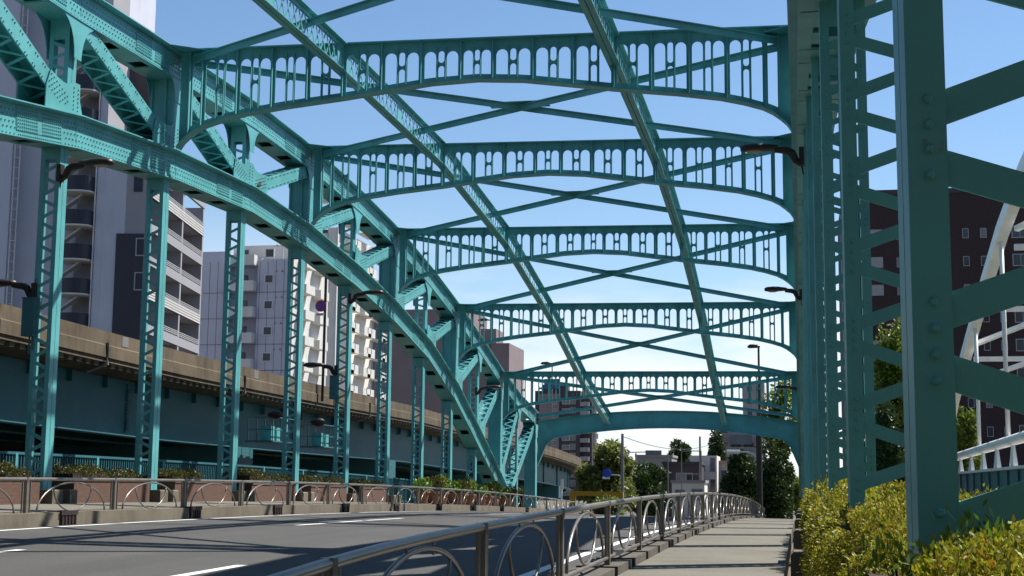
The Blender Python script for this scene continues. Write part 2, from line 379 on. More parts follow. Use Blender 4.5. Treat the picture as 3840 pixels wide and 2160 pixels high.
# posts, columns, diagonals, gussets between the chords
def gmap(S, inset): return lambda u, v, t: (S.x(inset+t), u, v)
def arc(c, r, a0, a1, n=7): return [(c[0]+r*math.cos(a0+(a1-a0)*k/n), c[1]+r*math.sin(a0+(a1-a0)*k/n)) for k in range(n+1)]
def ub(i): return zU[i]-CH*1.02
for S in (LS, RS):
    for i in range(1, 18):
        zt = ub(i)+.03; zb = (zL[i]-.02) if i <= 15 else D(S.x0, S.Y(i))-.1
        if zt-zb < .8: continue
        b = MB(); Y = S.Y(i)
        if i % 2 == 0 or i == 15 and False:
            laced(b, S.x(.27), S.x(.76), S.sg, Y+.04, zb, zt, .11, .38, base=.4, top=.5)
            # flared head and foot plates, curved
            for ins in (.155, .845):
                h = min(.9, (zt-zb)*.4)
                sl = (zU[i+1]-zU[i-1])/(2*P0)
                out = [(Y-.16-h*.75, zt+.02-h*.75*sl), (Y-.14+h*.75, zt+.02+h*.75*sl)]+[(Y+.02+h*.72*(1-math.sin(t)), zt-h+h*(1-math.cos(t))*.0+h*(math.cos(PI/2-t) if 0 else 1-math.cos(t))) for t in [PI/2-PI/2*k/7 for k in range(8)]][0:0]
                out = [(Y-.30-h*.7, zt+.02-sl*h*.7), (Y+.02+h*.7, zt+.02+sl*h*.7)]
                out += [(Y+.02+h*.7*(1-math.sin(PI/2*k/6)), zt-h*(1-math.cos(PI/2*k/6))*1-.04) for k in range(1, 7)]
                out += [(Y-.30-h*.7*(1-math.sin(PI/2*k/6)), zt-h*(1-math.cos(PI/2*k/6))-.04) for k in range(6, 0, -1)]
                b.prism(out, [], gmap(S, ins), -.008, .008)
            b.build('lattice_post', STEEL, BR)
        else:
            x0, x1 = sorted((S.x(.155), S.x(.865))); dep = .46
            b.bx(x0, x1, Y-.23-.012, Y-.23+.012, zb, zt); b.bx(x0, x1, Y+.23-.012, Y+.23+.012, zb, zt)
            for xx in (x0, x1-.024): b.bx(xx, xx+.024, Y-.218, Y+.218, zb, zt)
            for u in (.16, .40, .80): 
                u0, u1 = sorted((S.x(u), S.x(u+.06))); b.bx(u0, u1, Y-.29, Y-.243, zb, zt)
            # curved side plates flaring into both chords
            sl = (zU[min(17, i+1)]-zU[i-1])/(P0*(2 if i < 17 else 1)); h = min(.8, (zt-zb)*.3)
            for ins in (.145, .88):
                out = [(Y-.29-h*.6, zt+.02-sl*h*.6), (Y+.29+h*.6, zt+.02+sl*h*.6)]
                out += [(Y+.29+h*.6*(1-math.sin(PI/2*k/6)), zt-h*(1-math.cos(PI/2*k/6))-.04) for k in range(1, 7)]
                out += [(Y-.29-h*.6*(1-math.sin(PI/2*k/6)), zt-h*(1-math.cos(PI/2*k/6))-.04) for k in range(6, 0, -1)]
                b.prism(out, [], gmap(S, ins), -.008, .008)
            b.build('column', STEEL, BR)
    riv = S is LS
    for i in range(2, 17):
        # left of the crown diagonals fall towards the camera side up, beyond it they rise away from the camera
        if i < 8: A = Vector((0, S.Y(i), ub(i)+.05)); B = Vector((0, S.Y(i+1), zL[i+1]-.05)); lowi = i+1
        else: A = Vector((0, S.Y(i+1), ub(i+1)+.05)); B = Vector((0, S.Y(i), zL[i]-.05)) if i <= 15 else Vector((0, S.Y(15)+2.6, -.6)); lowi = i
        d = (B-A); L = d.length; d.normalize(); n = Vector((0, -d.z, d.y)); sgn = 1 if i < 8 else -1
        A = A+Vector((0, .30*sgn, -.1)); b = MB(); hh = .20
        d = (B-A); L = d.length; d.normalize(); n = Vector((0, -d.z, d.y))
        if n.z < 0: n = -n
        for ins in (.195, .79):
            o = A-n*hh; x0, x1 = sorted((S.x(ins), S.x(ins+.045))); o.x = x0; b.obx(o, (x1-x0, 0, 0), d*L, n*hh*2)
        for sn in (1, -1):
            q = .55; k = 0; closed = (sn > 0) == (i < 8)
            for s0, s1 in ((0, L),) if closed else ((0, .5), (L-.75, L)):
                o = A+d*s0+n*(sn*(hh+.006)-.005); o.x = min(S.x(.2), S.x(.83)); b.obx(o, (.63, 0, 0), d*(s1-s0), n*.01)
            while q+.34 < L-.7 and not closed:
                p = A+d*q+n*sn*(hh+.006); r = A+d*(q+.27)+n*sn*(hh+.006); p.x = S.x(.22 if k % 2 else .81); r.x = S.x(.81 if k % 2 else .22)
                b.bar(p, r, .075, .01, d.cross(n) if 0 else tuple(Vector((1, 0, 0)).lerp(d, .35))); k += 1; q += .29
        if riv:
            q = .2; k = 0
            while q < L-.6:
                for nv in (-.14, .14):
                    for ds in (0, .1):
                        p = A+d*(q+ds)+n*nv; p.x = S.x(.195); b.rivet(p, (-S.sg, 0, 0), .026, .024)
                q += .36
        b.build('diagonal', STEEL, BR)
    # foot gussets where two diagonals and a post meet
    for i in range(3, 16):
        Y = S.Y(i); z = zL[i]; sl = (zL[min(15, i+1)]-zL[i-1])/(P0*(2 if i < 15 else 1)); b = MB()
        out = []; rv = []
        for sd, on in ((1, i >= 8), (-1, i <= 8)):
            if on:
                k = i+1 if sd > 0 else i-1; t_ = Vector((sd*P0-(.3*sd), ub(k)-.05-z)).normalized(); p_ = Vector((-t_.y*sd, t_.x*sd))
                e0 = t_*1.35-p_*.21; e1 = t_*1.35+p_*.21; q0 = Vector((sd*.17, max(.72, e1.y*.62))); cc = Vector((sd*.30, .38+e1.y*.12))
                pts = [(e0.x, min(e0.y, e0.x*sl-.04)), tuple(e0), tuple(e1)]+[tuple(e1*(1-u)**2+cc*2*u*(1-u)+q0*u*u) for u in (.2, .4, .6, .8, 1)]
                for a_ in range(7):
                    for c_ in range(4): rv.append(tuple(t_*(.42+a_*.135+(.06 if c_ % 2 else 0))+p_*(-.15+c_*.1)))
            else: pts = [(sd*.36, sd*.36*sl-.04), (sd*.30, .12), (sd*.2, .34), (sd*.17, .74)]
            out = out+pts if sd > 0 else out+pts[::-1]
        out = [(Y-.12+u, z+v) for u, v in out]
        for ins in (.168, .852): b.prism(out, [], gmap(S, ins), -.012, .012)
        if riv:
            for u, v in rv:
                if v > .08: b.rivet((S.x(.156), Y-.12+u, z+v), (1, 0, 0), .026, .022)
            for r_ in range(6):
                for c_ in (-.1, .1): b.rivet((S.x(.156), Y-.12+c_, z+.1+r_*.1), (1, 0, 0), .026, .022)
        b.build('gusset_plate', STEEL, BR)
# cross beams
XC = (LS.x0+RS.x0)/2; HW = (RS.x0-LS.x0)/2
TAB = [(0, 1.05), (1.2, 1.11), (2.4, 1.27), (3.5, 1.42), (5.1, 1.60), (6.2, 1.76), (6.8, 1.90), (7.25, 2.04), (7.5, 2.17), (7.7, 2.32), (7.85, 2.46), (7.955, 2.62)]
def bot(u):
    u = abs(u)
    for (a, va), (c, vc) in zip(TAB, TAB[1:]):
        if u <= c: return va+(vc-va)*(u-a)/(c-a)
    return TAB[-1][1]
def capsule(u0, u1, vtop, vb0, vb1, rtop=True, rbot=False, n=6):
    r = (u1-u0)/2; c = (u0+u1)/2; out = []
    if rtop: out += [(c-r*math.cos(PI*k/n), vtop+r-r*math.sin(PI*k/n)) for k in range(n+1)]
    else: out += [(u0, vtop), (u1, vtop)]
    if rbot: out += [(c+r*math.cos(PI*k/n), vb1-r+r*math.sin(PI*k/n)) for k in range(n+1)]
    else: out += [(u1, vb1), (u0, vb0)]
    return out
def beam(i):
    yl, yr = LS.Y(i)-.27, RS.Y(i)-.27; z0 = zU[i]-.03
    if i == 7: zl, zr = z0+.0, z0+.13
    else: zl = zr = z0
    def mp(u, v, t):
        k = (u+HW)/(2*HW); return (XC+u, yl+(yr-yl)*k+t, zl+(zr-zl)*k-v)
    b = MB(); edges = [0.42+1.04*k for k in range(4)]+[3.54+.95*k for k in range(1, 5)]
    cells = [(-.42, .42)]+[(s*a, s*c) if s > 0 else (-c, -a) for s in (1, -1) for a, c in zip(edges, edges[1:])]
    SB = .15
    for u0, u1 in cells:
        w = u1-u0; f = lambda t: u0+w*t
        outer = [(u0, 0), (u1, 0)]+[(f(t), bot(f(t))) for t in (1, .75, .5, .25, 0)]
        h = []
        for t0, t1 in ((.075, .365), (.635, .925)):
            h.append(capsule(f(t0), f(t1), .26, bot(f(t0))-SB, bot(f(t1))-SB))
        vm = .25+(bot(f(.5))-SB-.25)*.46
        h.append(capsule(f(.425), f(.575), .25, 0, vm, True, True)); h.append(capsule(f(.425), f(.575), vm+.08, bot(f(.425))-SB, bot(f(.575))-SB))
        b.prism(outer, h, mp, -.012, .012)
        for t in (.39, .61):
            for sy in (-1, 1):
                v0, v1 = .16, bot(f(t))-.07; o = Vector(mp(f(t)-.008, v1, sy*.012)); b.obx(o, (.016, 0, 0), (0, sy*.055, 0), (0, 0, v1-v0))
    ue = edges[-1]
    for s in (1, -1):
        pts = [(ue, 0), (7.955, 0)]+[(u, bot(u)) for u in (7.955, 7.85, 7.7, 7.5, ue)]
        hole = capsule(ue+.06, ue+.30, .27, bot(ue)-SB, bot(ue+.3)-SB-.08)
        b.prism([(s*u, v) for u, v in pts], [[(s*u, v) for u, v in hole]], mp, -.012, .012)
    for u in [s*e for e in edges for s in (1, -1)]+[s*(ue+.34) for s in (1, -1)]:
        for sy in (-1, 1):
            v1 = bot(u)-.03; o = Vector(mp(u-.012, v1, sy*.012)); b.obx(o, (.024, 0, 0), (0, sy*.12, 0), (0, 0, v1-.02))
    # flanges
    n = 40; us = [-HW+2*HW*k/n for k in range(n+1)]
    def ribbon(pts, w, t):
        o = len(b.v)
        for u, v in pts:
            b.v += [mp(u, v, -w/2), mp(u, v, w/2), mp(u, v+t, w/2), mp(u, v+t, -w/2)]
        m = len(pts)
        for k in range(m-1):
            for q in range(4): a = o+4*k+q; c = o+4*k+(q+1) % 4; b.f.append((a, c, c+4, a+4))
        b.f.append((o, o+1, o+2, o+3)); b.f.append((o+4*m-4, o+4*m-3, o+4*m-2, o+4*m-1))
    ribbon([(u, -.03) for u in us], .36, .03)
    full = sorted(set([s*u for u, v in TAB for s in (1, -1)]+us)); ribbon([(u, bot(u)) for u in full], .36, .03)
    b.build('cross_beam', STEEL, BR)
for i in (1, 3, 5, 7, 9, 11, 13, 15): beam(i)
# portal beam: solid web, curved top and bottom
b = MB(); yl, yr = LS.Y(17)-.27, RS.Y(17)-.27
def pm(u, v, t): k = (u+HW)/(2*HW); return (XC+u, yl+(yr-yl)*k+t, 3.92+v)
us = [-HW+2*HW*k/32 for k in range(33)]
ptop = lambda u: .72-.68*(abs(u)/HW)**2.2; 
def pbot(u):
    a = abs(u)/HW; base = -.30-.85*a**2
    if a > .86: base -= 1.5*((a-.86)/.14)**2.4
    return base
b.prism([(u, ptop(u)) for u in us]+[(u, pbot(u)) for u in us[::-1]], [], pm, -.02, .02)
for fn, off in ((ptop, 0), (pbot, -.03)):
    o = len(b.v)
    for u in us: b.v += [pm(u, fn(u)+off, -.2), pm(u, fn(u)+off, .2), pm(u, fn(u)+off+.03, .2), pm(u, fn(u)+off+.03, -.2)]
    for k in range(32):
        for q in range(4): a = o+4*k+q; c = o+4*k+(q+1) % 4; b.f.append((a, c, c+4, a+4))
b.build('portal_beam', STEEL, BR)
# longitudinal lattice struts and plan bracing
for u in (-3.55, 3.55):
    for i in (1, 3, 5, 7, 9, 11, 13, 15):
        k = (u+HW)/(2*HW); x = XC+u
        A = Vector((x, LS.Y(i)+1.04*k-.27, zU[i]-.03)); B = Vector((x, LS.Y(i+2)+1.04*k-.27, zU[i+2]-.03)) if i < 15 else Vector((x, LS.Y(17)+1.04*k-.27, 4.5))
        if i == 15: B.z = 4.45
        d = (B-A); L = d.length; d.normalize(); n = Vector((0, -d.z, d.y)); b = MB(); H = .74
        A = A+d*.03; L -= .06
        for nn, w in ((.028, .30), (-H, .30)):
            for sx in (-1, 1):
                o = A+n*nn; o.x += .012 if sx > 0 else -w/2; b.obx(o, (w/2-.012, 0, 0), d*L, n*.02)
                o = A+n*(nn-.11 if nn > -.1 else nn+.02); o.x += .012 if sx > 0 else -.026; b.obx(o, (.014, 0, 0), d*L, n*.11)
        for s0, s1 in ((0, .5), (L/2-.2, L/2+.2), (L-.5, L)):
            o = A+d*s0+n*(-H+.03); o.x -= .01; b.obx(o, (.02, 0, 0), d*(s1-s0), n*(H-.02))
        q = .5
        while q < L-.95:
            if not (L/2-.6 < q < L/2+.15):
                for e0, e1, dx in ((-H+.08, -.05, -.008), (-.05, -H+.08, .008)):
                    p = A+d*q+n*e0; r = A+d*(q+.42)+n*e1; p.x += dx; r.x += dx; b.bar(p, r, .012, .055)
            q += .42
        b.build('longitudinal_strut', STEEL, BR)
for i in (1, 3, 5, 7, 9, 11, 13, 15):
    for s in (0, 1):
        a = (LS, RS) if s == 0 else (RS, LS)
        A = Vector((a[0].x(.05), a[0].Y(i), zU[i]-.14)); B = Vector((a[1].x(.05), a[1].Y(i+2), zU[i+2]-.14)); b = MB()
        dz = Vector((0, 0, -.03*s))
        b.bar(A+dz, B+dz, .19, .02); b.bar(A+dz-Vector((0, 0, .09)), B+dz-Vector((0, 0, .09)), .03, .16)
        if s == 0:
            M_ = (A+B)/2; b.bar(M_-Vector((1.0, 0, -.02)), M_+Vector((1.0, 0, .02)), .012, .012); o = M_+Vector((-.9, -.35, .012)); b.obx(o, (1.8, 0, 0), (0, .7, 0), (0, 0, .014))
        b.build('plan_brace', STEEL, BR)
# corner plates joining bracing to chords
for S in (LS, RS):
    for i in (3, 5, 7, 9, 11, 13, 15):
        Y = S.Y(i); x = S.x(-.0); q = -S.sg; b = MB()
        out = [(x, Y-1.0), (x+q*.9, Y-.3), (x+q*.9, Y-.15), (x, Y+.9)]
        b.prism(out, [], lambda u, v, t, i=i: (u, v, zU[i]-.05+t), -.008, .008); b.build('corner_plate', STEEL, BR)
# ------------------------------------------------------------------ things on the bridge
for S, rng in ((LS, range(4, 16)), (RS, range(1, 12))):
    for i in rng:
        Y = S.Y(i); b = MB()
        if S is LS: x0, x1 = -16.35, -15.85
        else: x0, x1 = -.10, .24
        z = D(x0, Y)+(.17 if S is LS else 0); h = .3 if S is LS else .42
        y0, y1 = (Y-.46, Y-.32) if S is LS else (Y-.5, Y+.25)
        zz = z+h; c = .03
        ya, yb = (Y-.75, Y+.35)
        out = [(x0, z-.05), (x1, z-.05), (x1, zz-c), (x1-c, zz), (x0+c, zz), (x0, zz-c)]
        n = i-3 if S is LS else i
        od = ['first', 'second', 'third', 'fourth', 'fifth', 'sixth', 'seventh', 'eighth', 'ninth', 'tenth', 'eleventh', 'twelfth'][n-1]
        for wh, q0, q1 in ((('near', ya, Y-.30), ('far', Y+.02, yb)) if S is LS else (('', Y-.62, Y+.3),)):
            b = MB(); b.prism(out, [], lambda u, v, t: (u, t, v), q0, q1); o = b.build('concrete_block', CONC)
            tag(o, f'pale concrete block on the {wh} side of the {od} left hanger foot' if S is LS else f'low pale concrete block at hedge edge, {od} from the camera', 'block', 'concrete blocks at the hanger feet')
# guard railings
def railing(x, y0, n, Lp, label, zoff, tophalf):
    R = empty('guard_railing', (x, y0, D(x, y0)), label, 'railing')
    zt = lambda y: D(x, y)+zoff+.77-.006*max(0, 8.5-y)**2; H = .60
    top = MB(); low = MB()
    ypts = [y0+Lp*k/4 for k in range(4*n+1)]
    top.tube([(x, y, zt(y)) for y in ypts], .031, 10); top.build('top_rail', RAIL, R, smooth=True)
    low.tube([(x, y, zt(y)-H) for y in ypts], .022, 8); low.build('bottom_rail', RAIL, R, smooth=True)
    for k in range(n+1):
        y = y0+k*Lp; b = MB(); b.bx(x-.03, x+.03, y-.035, y+.035, zt(y)-.80, zt(y)-.01); b.tube([(x, y, zt(y)-.05), (x, y, zt(y)+.028)], .042, 8)
        if k < n: b.tube([(x, y+.13, zt(y)-H), (x, y+.13, zt(y))], .016, 6)
        if k > 0: b.tube([(x, y-.13, zt(y)-H), (x, y-.13, zt(y))], .016, 6)
        b.bx(x-.07, x+.07, y-.08, y+.08, zt(y)-.80, zt(y)-.78); b.build('post', RAIL, R)
    for k in range(n):
        y = y0+k*Lp; c = y+Lp/2; b = MB(); zc = zt(c)-H
        a = Lp*.385
        b.tube([(x, c-a*math.cos(PI*t/24), zc+.025+(H-.08)*math.sin(PI*t/24)+(zt(c-a*math.cos(PI*t/24))-zt(c))) for t in range(25)], .017, 6)
        a2 = a*.56; hh = (H-.08)*.83
        b.tube([(x, c-a2*math.cos(PI*t/16), zc+.03+hh-hh*math.sin(PI*t/16)+(zt(c-a2*math.cos(PI*t/16))-zt(c))) for t in range(17)], .014, 6)
        for q in (-.30, .30): b.tube([(x, c+q, zc+H-.10), (x, c+q, zc+H)], .009, 5)
        b.build('arch_infill', RAIL, R, smooth=True)
    return R
railing(-2.13, 9.72-3.28*3, 27, 3.28, 'brown steel pipe railing with arched infill between road and right pavement', 0, 1)
railing(-13.1, 22.99-3.28*4, 25, 3.28, 'brown steel pipe railing with arched infill along the left kerb', -.02, 1)
# left planters with hedges
def hedge(name, label, x0, x1, y0, y1, z0, z1, dens, l, mt, group, lump=.06, stems=True, shear=.5):
    h = empty(name, ((x0+x1)/2, (y0+y1)/2, z0), label, 'hedge', group)
    nx, ny = max(3, int((x1-x0)/.15)), max(4, int((y1-y0)/.15)); ph = RNG.uniform(0, 6, 6)
    def wob(x, y): return (np.sin(x*5.1+ph[0])*np.cos(y*3.7+ph[1])+.7*np.sin(y*8.3+ph[2]+x*4)+.5*np.sin(y*1.7+ph[3]))*lump
    # surface samples: top and four sides with rounded shoulders
    A_top = (x1-x0)*(y1-y0); Hh = z1-z0; A_s = Hh*(y1-y0); A_e = Hh*(x1-x0)
    tot = A_top+2*A_s+2*A_e; n = int(tot*dens); pick = RNG.uniform(0, tot, n)
    u = RNG.uniform(0, 1, n); v = RNG.uniform(0, 1, n); C = np.zeros((n, 3)); O = np.zeros((n, 3))
    lim = np.cumsum([A_top, A_s, A_s, A_e, A_e])
    k = np.searchsorted(lim, pick)
    C[:, 0] = x0+(x1-x0)*u; C[:, 1] = y0+(y1-y0)*v; C[:, 2] = z1; O[k == 0] = (0, 0, 1)
    for kk, ax, val, od in ((1, 0, x0, (-1, 0, 0)), (2, 0, x1, (1, 0, 0)), (3, 1, y0, (0, -1, 0)), (4, 1, y1, (0, 1, 0))):
        q = k == kk; C[q, ax] = val; C[q, 2] = z0+Hh*(u[q] if ax == 0 else v[q])**.8; O[q] = od
    # round the shoulders
    r = min(.42, (x1-x0)*.42, (y1-y0)*.22, (z1-z0)*.9); cx, cy = (x0+x1)/2, (y0+y1)/2
    dx = np.maximum(np.abs(C[:, 0]-cx)-((x1-x0)/2-r), 0); dy = np.maximum(np.abs(C[:, 1]-cy)-((y1-y0)/2-r), 0); dzz = np.maximum(C[:, 2]-(z1-r), 0)
    dd = np.sqrt(dx**2+dy**2+dzz**2); sc_ = np.where(dd > r, r/np.maximum(dd, 1e-6), 1)
    C[:, 0] = cx+np.sign(C[:, 0]-cx)*(np.minimum(np.abs(C[:, 0]-cx), (x1-x0)/2-r)+dx*sc_); C[:, 1] = cy+np.sign(C[:, 1]-cy)*(np.minimum(np.abs(C[:, 1]-cy), (y1-y0)/2-r)+dy*sc_)
    C[:, 2] = np.minimum(C[:, 2], z1-r)+dzz*sc_
    O = unit(O+.6*np.stack([np.sign(C[:, 0]-cx)*dx, np.sign(C[:, 1]-cy)*dy, dzz], 1)/r)
    C += O*(wob(C[:, 0], C[:, 1])+RNG.normal(0, .8, n)*l-np.abs(RNG.normal(0, .045, n)))[:, None]
    gap = np.sin(C[:, 0]*23+ph[4])*np.sin(C[:, 1]*19+ph[5])+np.sin(C[:, 2]*21+C[:, 1]*7+ph[1])*.8+RNG.normal(0, .45, n)
    keep = (gap < .72) if shear else np.ones(n, bool)
    keep &= RNG.uniform(0, 1, n) < np.clip((C[:, 2]-z0)/max(.35*Hh, 1e-3), .12, 1); C = C[keep]; O = O[keep]; n = len(C)
    C[:, 2] += (D_arr(C[:, 1])-DK((y0+y1)/2))
    Dv, Sv = leaf_vectors(n, O, l, l*.52, .3, .75)
    leaves_obj('foliage', mt, C, Dv, Sv, h)
    core = MB(); g = .09; 
    core.bx(x0+g, x1-g, y0+g, y1-g, z0+.02-.02, z1-g-.07); core.build('twig_core', SOIL, h)
    if stems:
        st = MB(); k_ = min(.8, .35+l/.06)
        for q in range(int((y1-y0)*(x1-x0)*26)+10):
            x = random.uniform(x0+.05, x1); y = random.uniform(y0, y1); a = random.uniform(-.15, .15)
            zb = z0+D_arr(np.array([y]))[0]-DK((y0+y1)/2)
            st.tube([(x+.1, y, zb+.05), (x+a*.5, y+a*.4, zb+Hh*.45), (x+a-.03, y+a, zb+Hh*random.uniform(.55, .92))], [.006*k_, .005*k_, .003*k_], 4)
        st.build('stems', BARK, h)
    return h
def D_arr(y): return np.where(y < 28, -.90-4.5e-4*(y-28)**2, -.90-3e-4*(y-28)**2)
ordn = ['first', 'second', 'third', 'fourth', 'fifth', 'sixth', 'seventh', 'eighth']
for n, i in enumerate(range(4, 11)):
    y0, y1 = LS.Y(i)+.55, LS.Y(i+1)-.95; z = D(-16, (y0+y1)/2)+.17
    b = MB(); b.bx(-17.2, -16.05, y0, y1, z-.1, z+.50); b.bx(-17.22, -16.03, y0-.02, y1+.02, z+.50, z+.56)
    o = b.build('brick_planter', BRICK); tag(o, f'red brown brick planter behind the left railing, {ordn[n]} from the camera', 'planter', 'brick planters along the left truss')
    cuts = ((y0+.1, y0+(y1-y0)*random.uniform(.5, .62)), (y0+(y1-y0)*random.uniform(.66, .72), y1-.1))
    for q, (a, c) in enumerate(cuts):
        if i == 7 and q == 1: continue
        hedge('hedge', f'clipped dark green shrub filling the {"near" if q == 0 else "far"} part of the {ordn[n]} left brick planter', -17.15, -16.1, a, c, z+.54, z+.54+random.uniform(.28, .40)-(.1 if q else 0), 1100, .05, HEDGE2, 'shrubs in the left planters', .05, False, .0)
# potted plants further on
pi = 0
for i, kx in [(11, .2), (11, .55), (11, .8), (12, .2), (12, .5), (12, .8), (13, .25), (13, .55), (13, .85), (14, .3), (14, .6)]:
    y = LS.Y(i)+P0*kx; x = -15.2; z = D(x, y)+.17
    r = empty('flower_pot', (x, y, z), f'terracotta pot on the left pavement near the arch foot, {(ordn+["ninth", "tenth", "eleventh"])[pi]} in its row', 'flower pot', 'terracotta pots by the arch foot')
    b = MB(); b.tube([(x, y, z), (x, y, z+.42), (x, y, z+.44), (x, y, z+.52), (x, y, z+.50)], [.20, .30, .34, .34, .27], 14); b.build('pot', TERRA, r)
    n = 420; C = np.array([x, y, z+.75+.1*(pi % 3)])+rand_unit(n)*RNG.uniform(.1, 1, (n, 1))**.4*np.array([.42, .55, .33]); Dv, Sv = leaf_vectors(n, C-np.array([x, y, z+.5]), .14, .06, .4, .5)
    leaves_obj('plant', (SHOOT, HEDGE2, TREE2)[pi % 3], C, Dv, Sv, r)
    s = MB()
    for q in range(6): s.tube([(x, y, z+.45), (x+random.uniform(-.2, .2), y+random.uniform(-.2, .2), z+.8)], [.01, .005], 4)
    s.build('stems', BARK, r); pi += 1
# right hedges: near mass round the first hanger and the run beyond
hz = [(1.95, 3.40, -.125, .13, 1.4, .0135, 30000, 'nearest azalea hedge in the lower right corner, in front of the first hanger'),
      (3.74, 7.9, -.125, .13, 1.2, .0165, 17000, 'azalea hedge between the first and second right hangers'),
      (8.5, 13.9, -.06, .13, 1.2, .026, 7600, 'azalea hedge between the second and third right hangers'),
      (14.7, 19.3, .0, .15, 1.15, .042, 2600, 'azalea hedge between the third and fourth right hangers'),
      (20.2, 24.8, .05, .15, 1.15, .055, 1500, 'azalea hedge between the fourth and fifth right hangers'),
      (25.6, 30.2, .08, .15, 1.15, .07, 900, 'azalea hedge beside the fifth right hanger, far end')]
for y0, y1, zt, x0, x1, l, dens, lab in hz:
    zb = DK((y0+y1)/2)+.05
    hedge('hedge', lab, x0, x1, y0, y1, zb, zt, dens, l, HEDGE, 'azalea hedges along the right truss', .07, True)
# fresh shoots standing above the near hedge
pl = MB(); 
for n_, (px, py, yy) in enumerate([(2470, 1325, 3.2), (2535, 1345, 3.0), (2262, 1412, 2.9), (2425, 1352, 3.0)]):
    c = at(px, py, Y=yy); r = empty('young_shoot', (c.x, c.y, c.z-.12), ['bright green shoot standing on the near hedge under the first hanger lacing', 'bright green shoot on the near hedge at the right picture edge', 'bright green shoot low in the near hedge left of the first hanger', 'bright green shoot on the near hedge just right of the first hanger foot'][n_], 'plant shoot', 'young shoots on the hedge')
    n = 60; base = np.array(c)+RNG.normal(0, 1, (n, 3))*np.array([.035, .04, .02]); Dv, Sv = leaf_vectors(n, np.tile([0, 0, .8], (n, 1)), .024, .010, .5, .7)
    leaves_obj('leaves', SHOOT, base, Dv, Sv, r)
    s = MB()
    for q in range(5): s.tube([(c.x, c.y, c.z-.1), (c.x+random.uniform(-.03, .03), c.y+random.uniform(-.03, .03), c.z)], [.002, .001], 4)
    s.build('stem', BARK, r)
# planter edge under the right hedges
b = MB()
for y0, y1, *_ in hz:
    z = DK((y0+y1)/2); b.bx(.06, .16, y0-.15, y1+.15, z-.2, z+.16)
tag(b.build('planter_edging', CONC), 'low concrete edging under the right azalea hedges', 'edging')
# outer left fence of the bridge
R = empty('outer_railing', (-18, 40, 0), 'teal vertical bar fence along the outer left edge of the bridge', 'fence')
zf = lambda y: D(-18, y)+1.27
t = MB(); ysf = list(range(15, 96, 3)); 
for a, c in zip(ysf, ysf[1:]):
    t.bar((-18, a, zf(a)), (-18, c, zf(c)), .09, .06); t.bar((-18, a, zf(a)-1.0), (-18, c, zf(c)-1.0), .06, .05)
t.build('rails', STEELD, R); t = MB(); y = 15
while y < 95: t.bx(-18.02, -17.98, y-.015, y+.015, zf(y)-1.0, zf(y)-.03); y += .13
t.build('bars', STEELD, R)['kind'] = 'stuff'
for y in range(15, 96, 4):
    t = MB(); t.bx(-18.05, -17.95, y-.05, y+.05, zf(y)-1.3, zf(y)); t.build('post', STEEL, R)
# ------------------------------------------------------------------ lamps on the hangers
def lamp(x, y, z, sx, label, grp='lamps fixed to the bridge hangers', k=1.0):
    r = empty('lamp', (x, y, z), label, 'lamp', grp)
    b = MB(); b.bx(-.05, .05, -.09, .09, -.34, .05); b.tube([(0, 0, -.3), (sx*.12, 0, -.22), (sx*.20, 0, -.05), (sx*.30, 0, .0), (sx*.55*k, 0, .03)], [.07, .075, .085, .085, .07], 8); b.build('arm', LAMPM, r, local=True)
    b = MB(); o = len(b.v); n = 10
    prof = [(.48, .075, .07), (.58, .12, .09), (.8, .165, .12), (1.0, .18, .125), (1.18, .155, .11), (1.27, .09, .07)]
    for px, w, h in prof:
        for q in range(n):
            a = 2*PI*q/n; b.v.append((sx*px*k, w*math.cos(a), .05+h*(math.sin(a) if math.sin(a) > 0 else .45*math.sin(a))))
    for p in range(len(prof)-1):
        for q in range(n): b.f.append((o+p*n+q, o+p*n+(q+1) % n, o+(p+1)*n+(q+1) % n, o+(p+1)*n+q))
    b.f.append(tuple(range(o, o+n))); b.f.append(tuple(range(o+(len(prof)-1)*n, o+len(prof)*n)))
    b.build('head', LAMPM, r, local=True, smooth=True)
    b = MB(); b.dome((sx*.98*k, 0, .015), .2, .105, -.055, 10, 3, 0); b.build('lens', GLASSL, r, local=True)
    b = MB(); b.tube([(0, .05, -.34), (-sx*.03, .06, -.5), (-sx*.16, .1, -.52), (-sx*.2, .12, -.4)], .018, 6); b.build('cable', LAMPM, r, local=True)
    return r
lamp(-16.28, LS.Y(6)-.36, 7.05, 1, 'dark road lamp on the upper left hanger below the big beam')
lamp(-16.28, LS.Y(10)-.36, 6.98, 1, 'dark road lamp on left hanger midway along the arch')
lamp(-16.28, LS.Y(14)-.36, 4.95, 1, 'dark road lamp on left truss near the far end of the arch')
lamp(XR.get(6, .2)-.05, RS.Y(6)-.36, 7.08, -1, 'dark road lamp on the right truss against the sky, the largest of them')
lamp(.14, RS.Y(10)-.36, 6.98, -1, 'dark road lamp on the right truss in front of the fourth beam')
lamp(.14, RS.Y(14)-.36, 4.95, -1, 'dark road lamp on the right truss before green leaves')
lamp(-16.75, LS.Y(6)-.36, 4.35, -1, 'dark lamp on nearest left hanger pointing away from the road')
lamp(-16.75, LS.Y(10)-.36, 4.3, -1, 'dark lamp pointing away from the road in front of the white balconies')
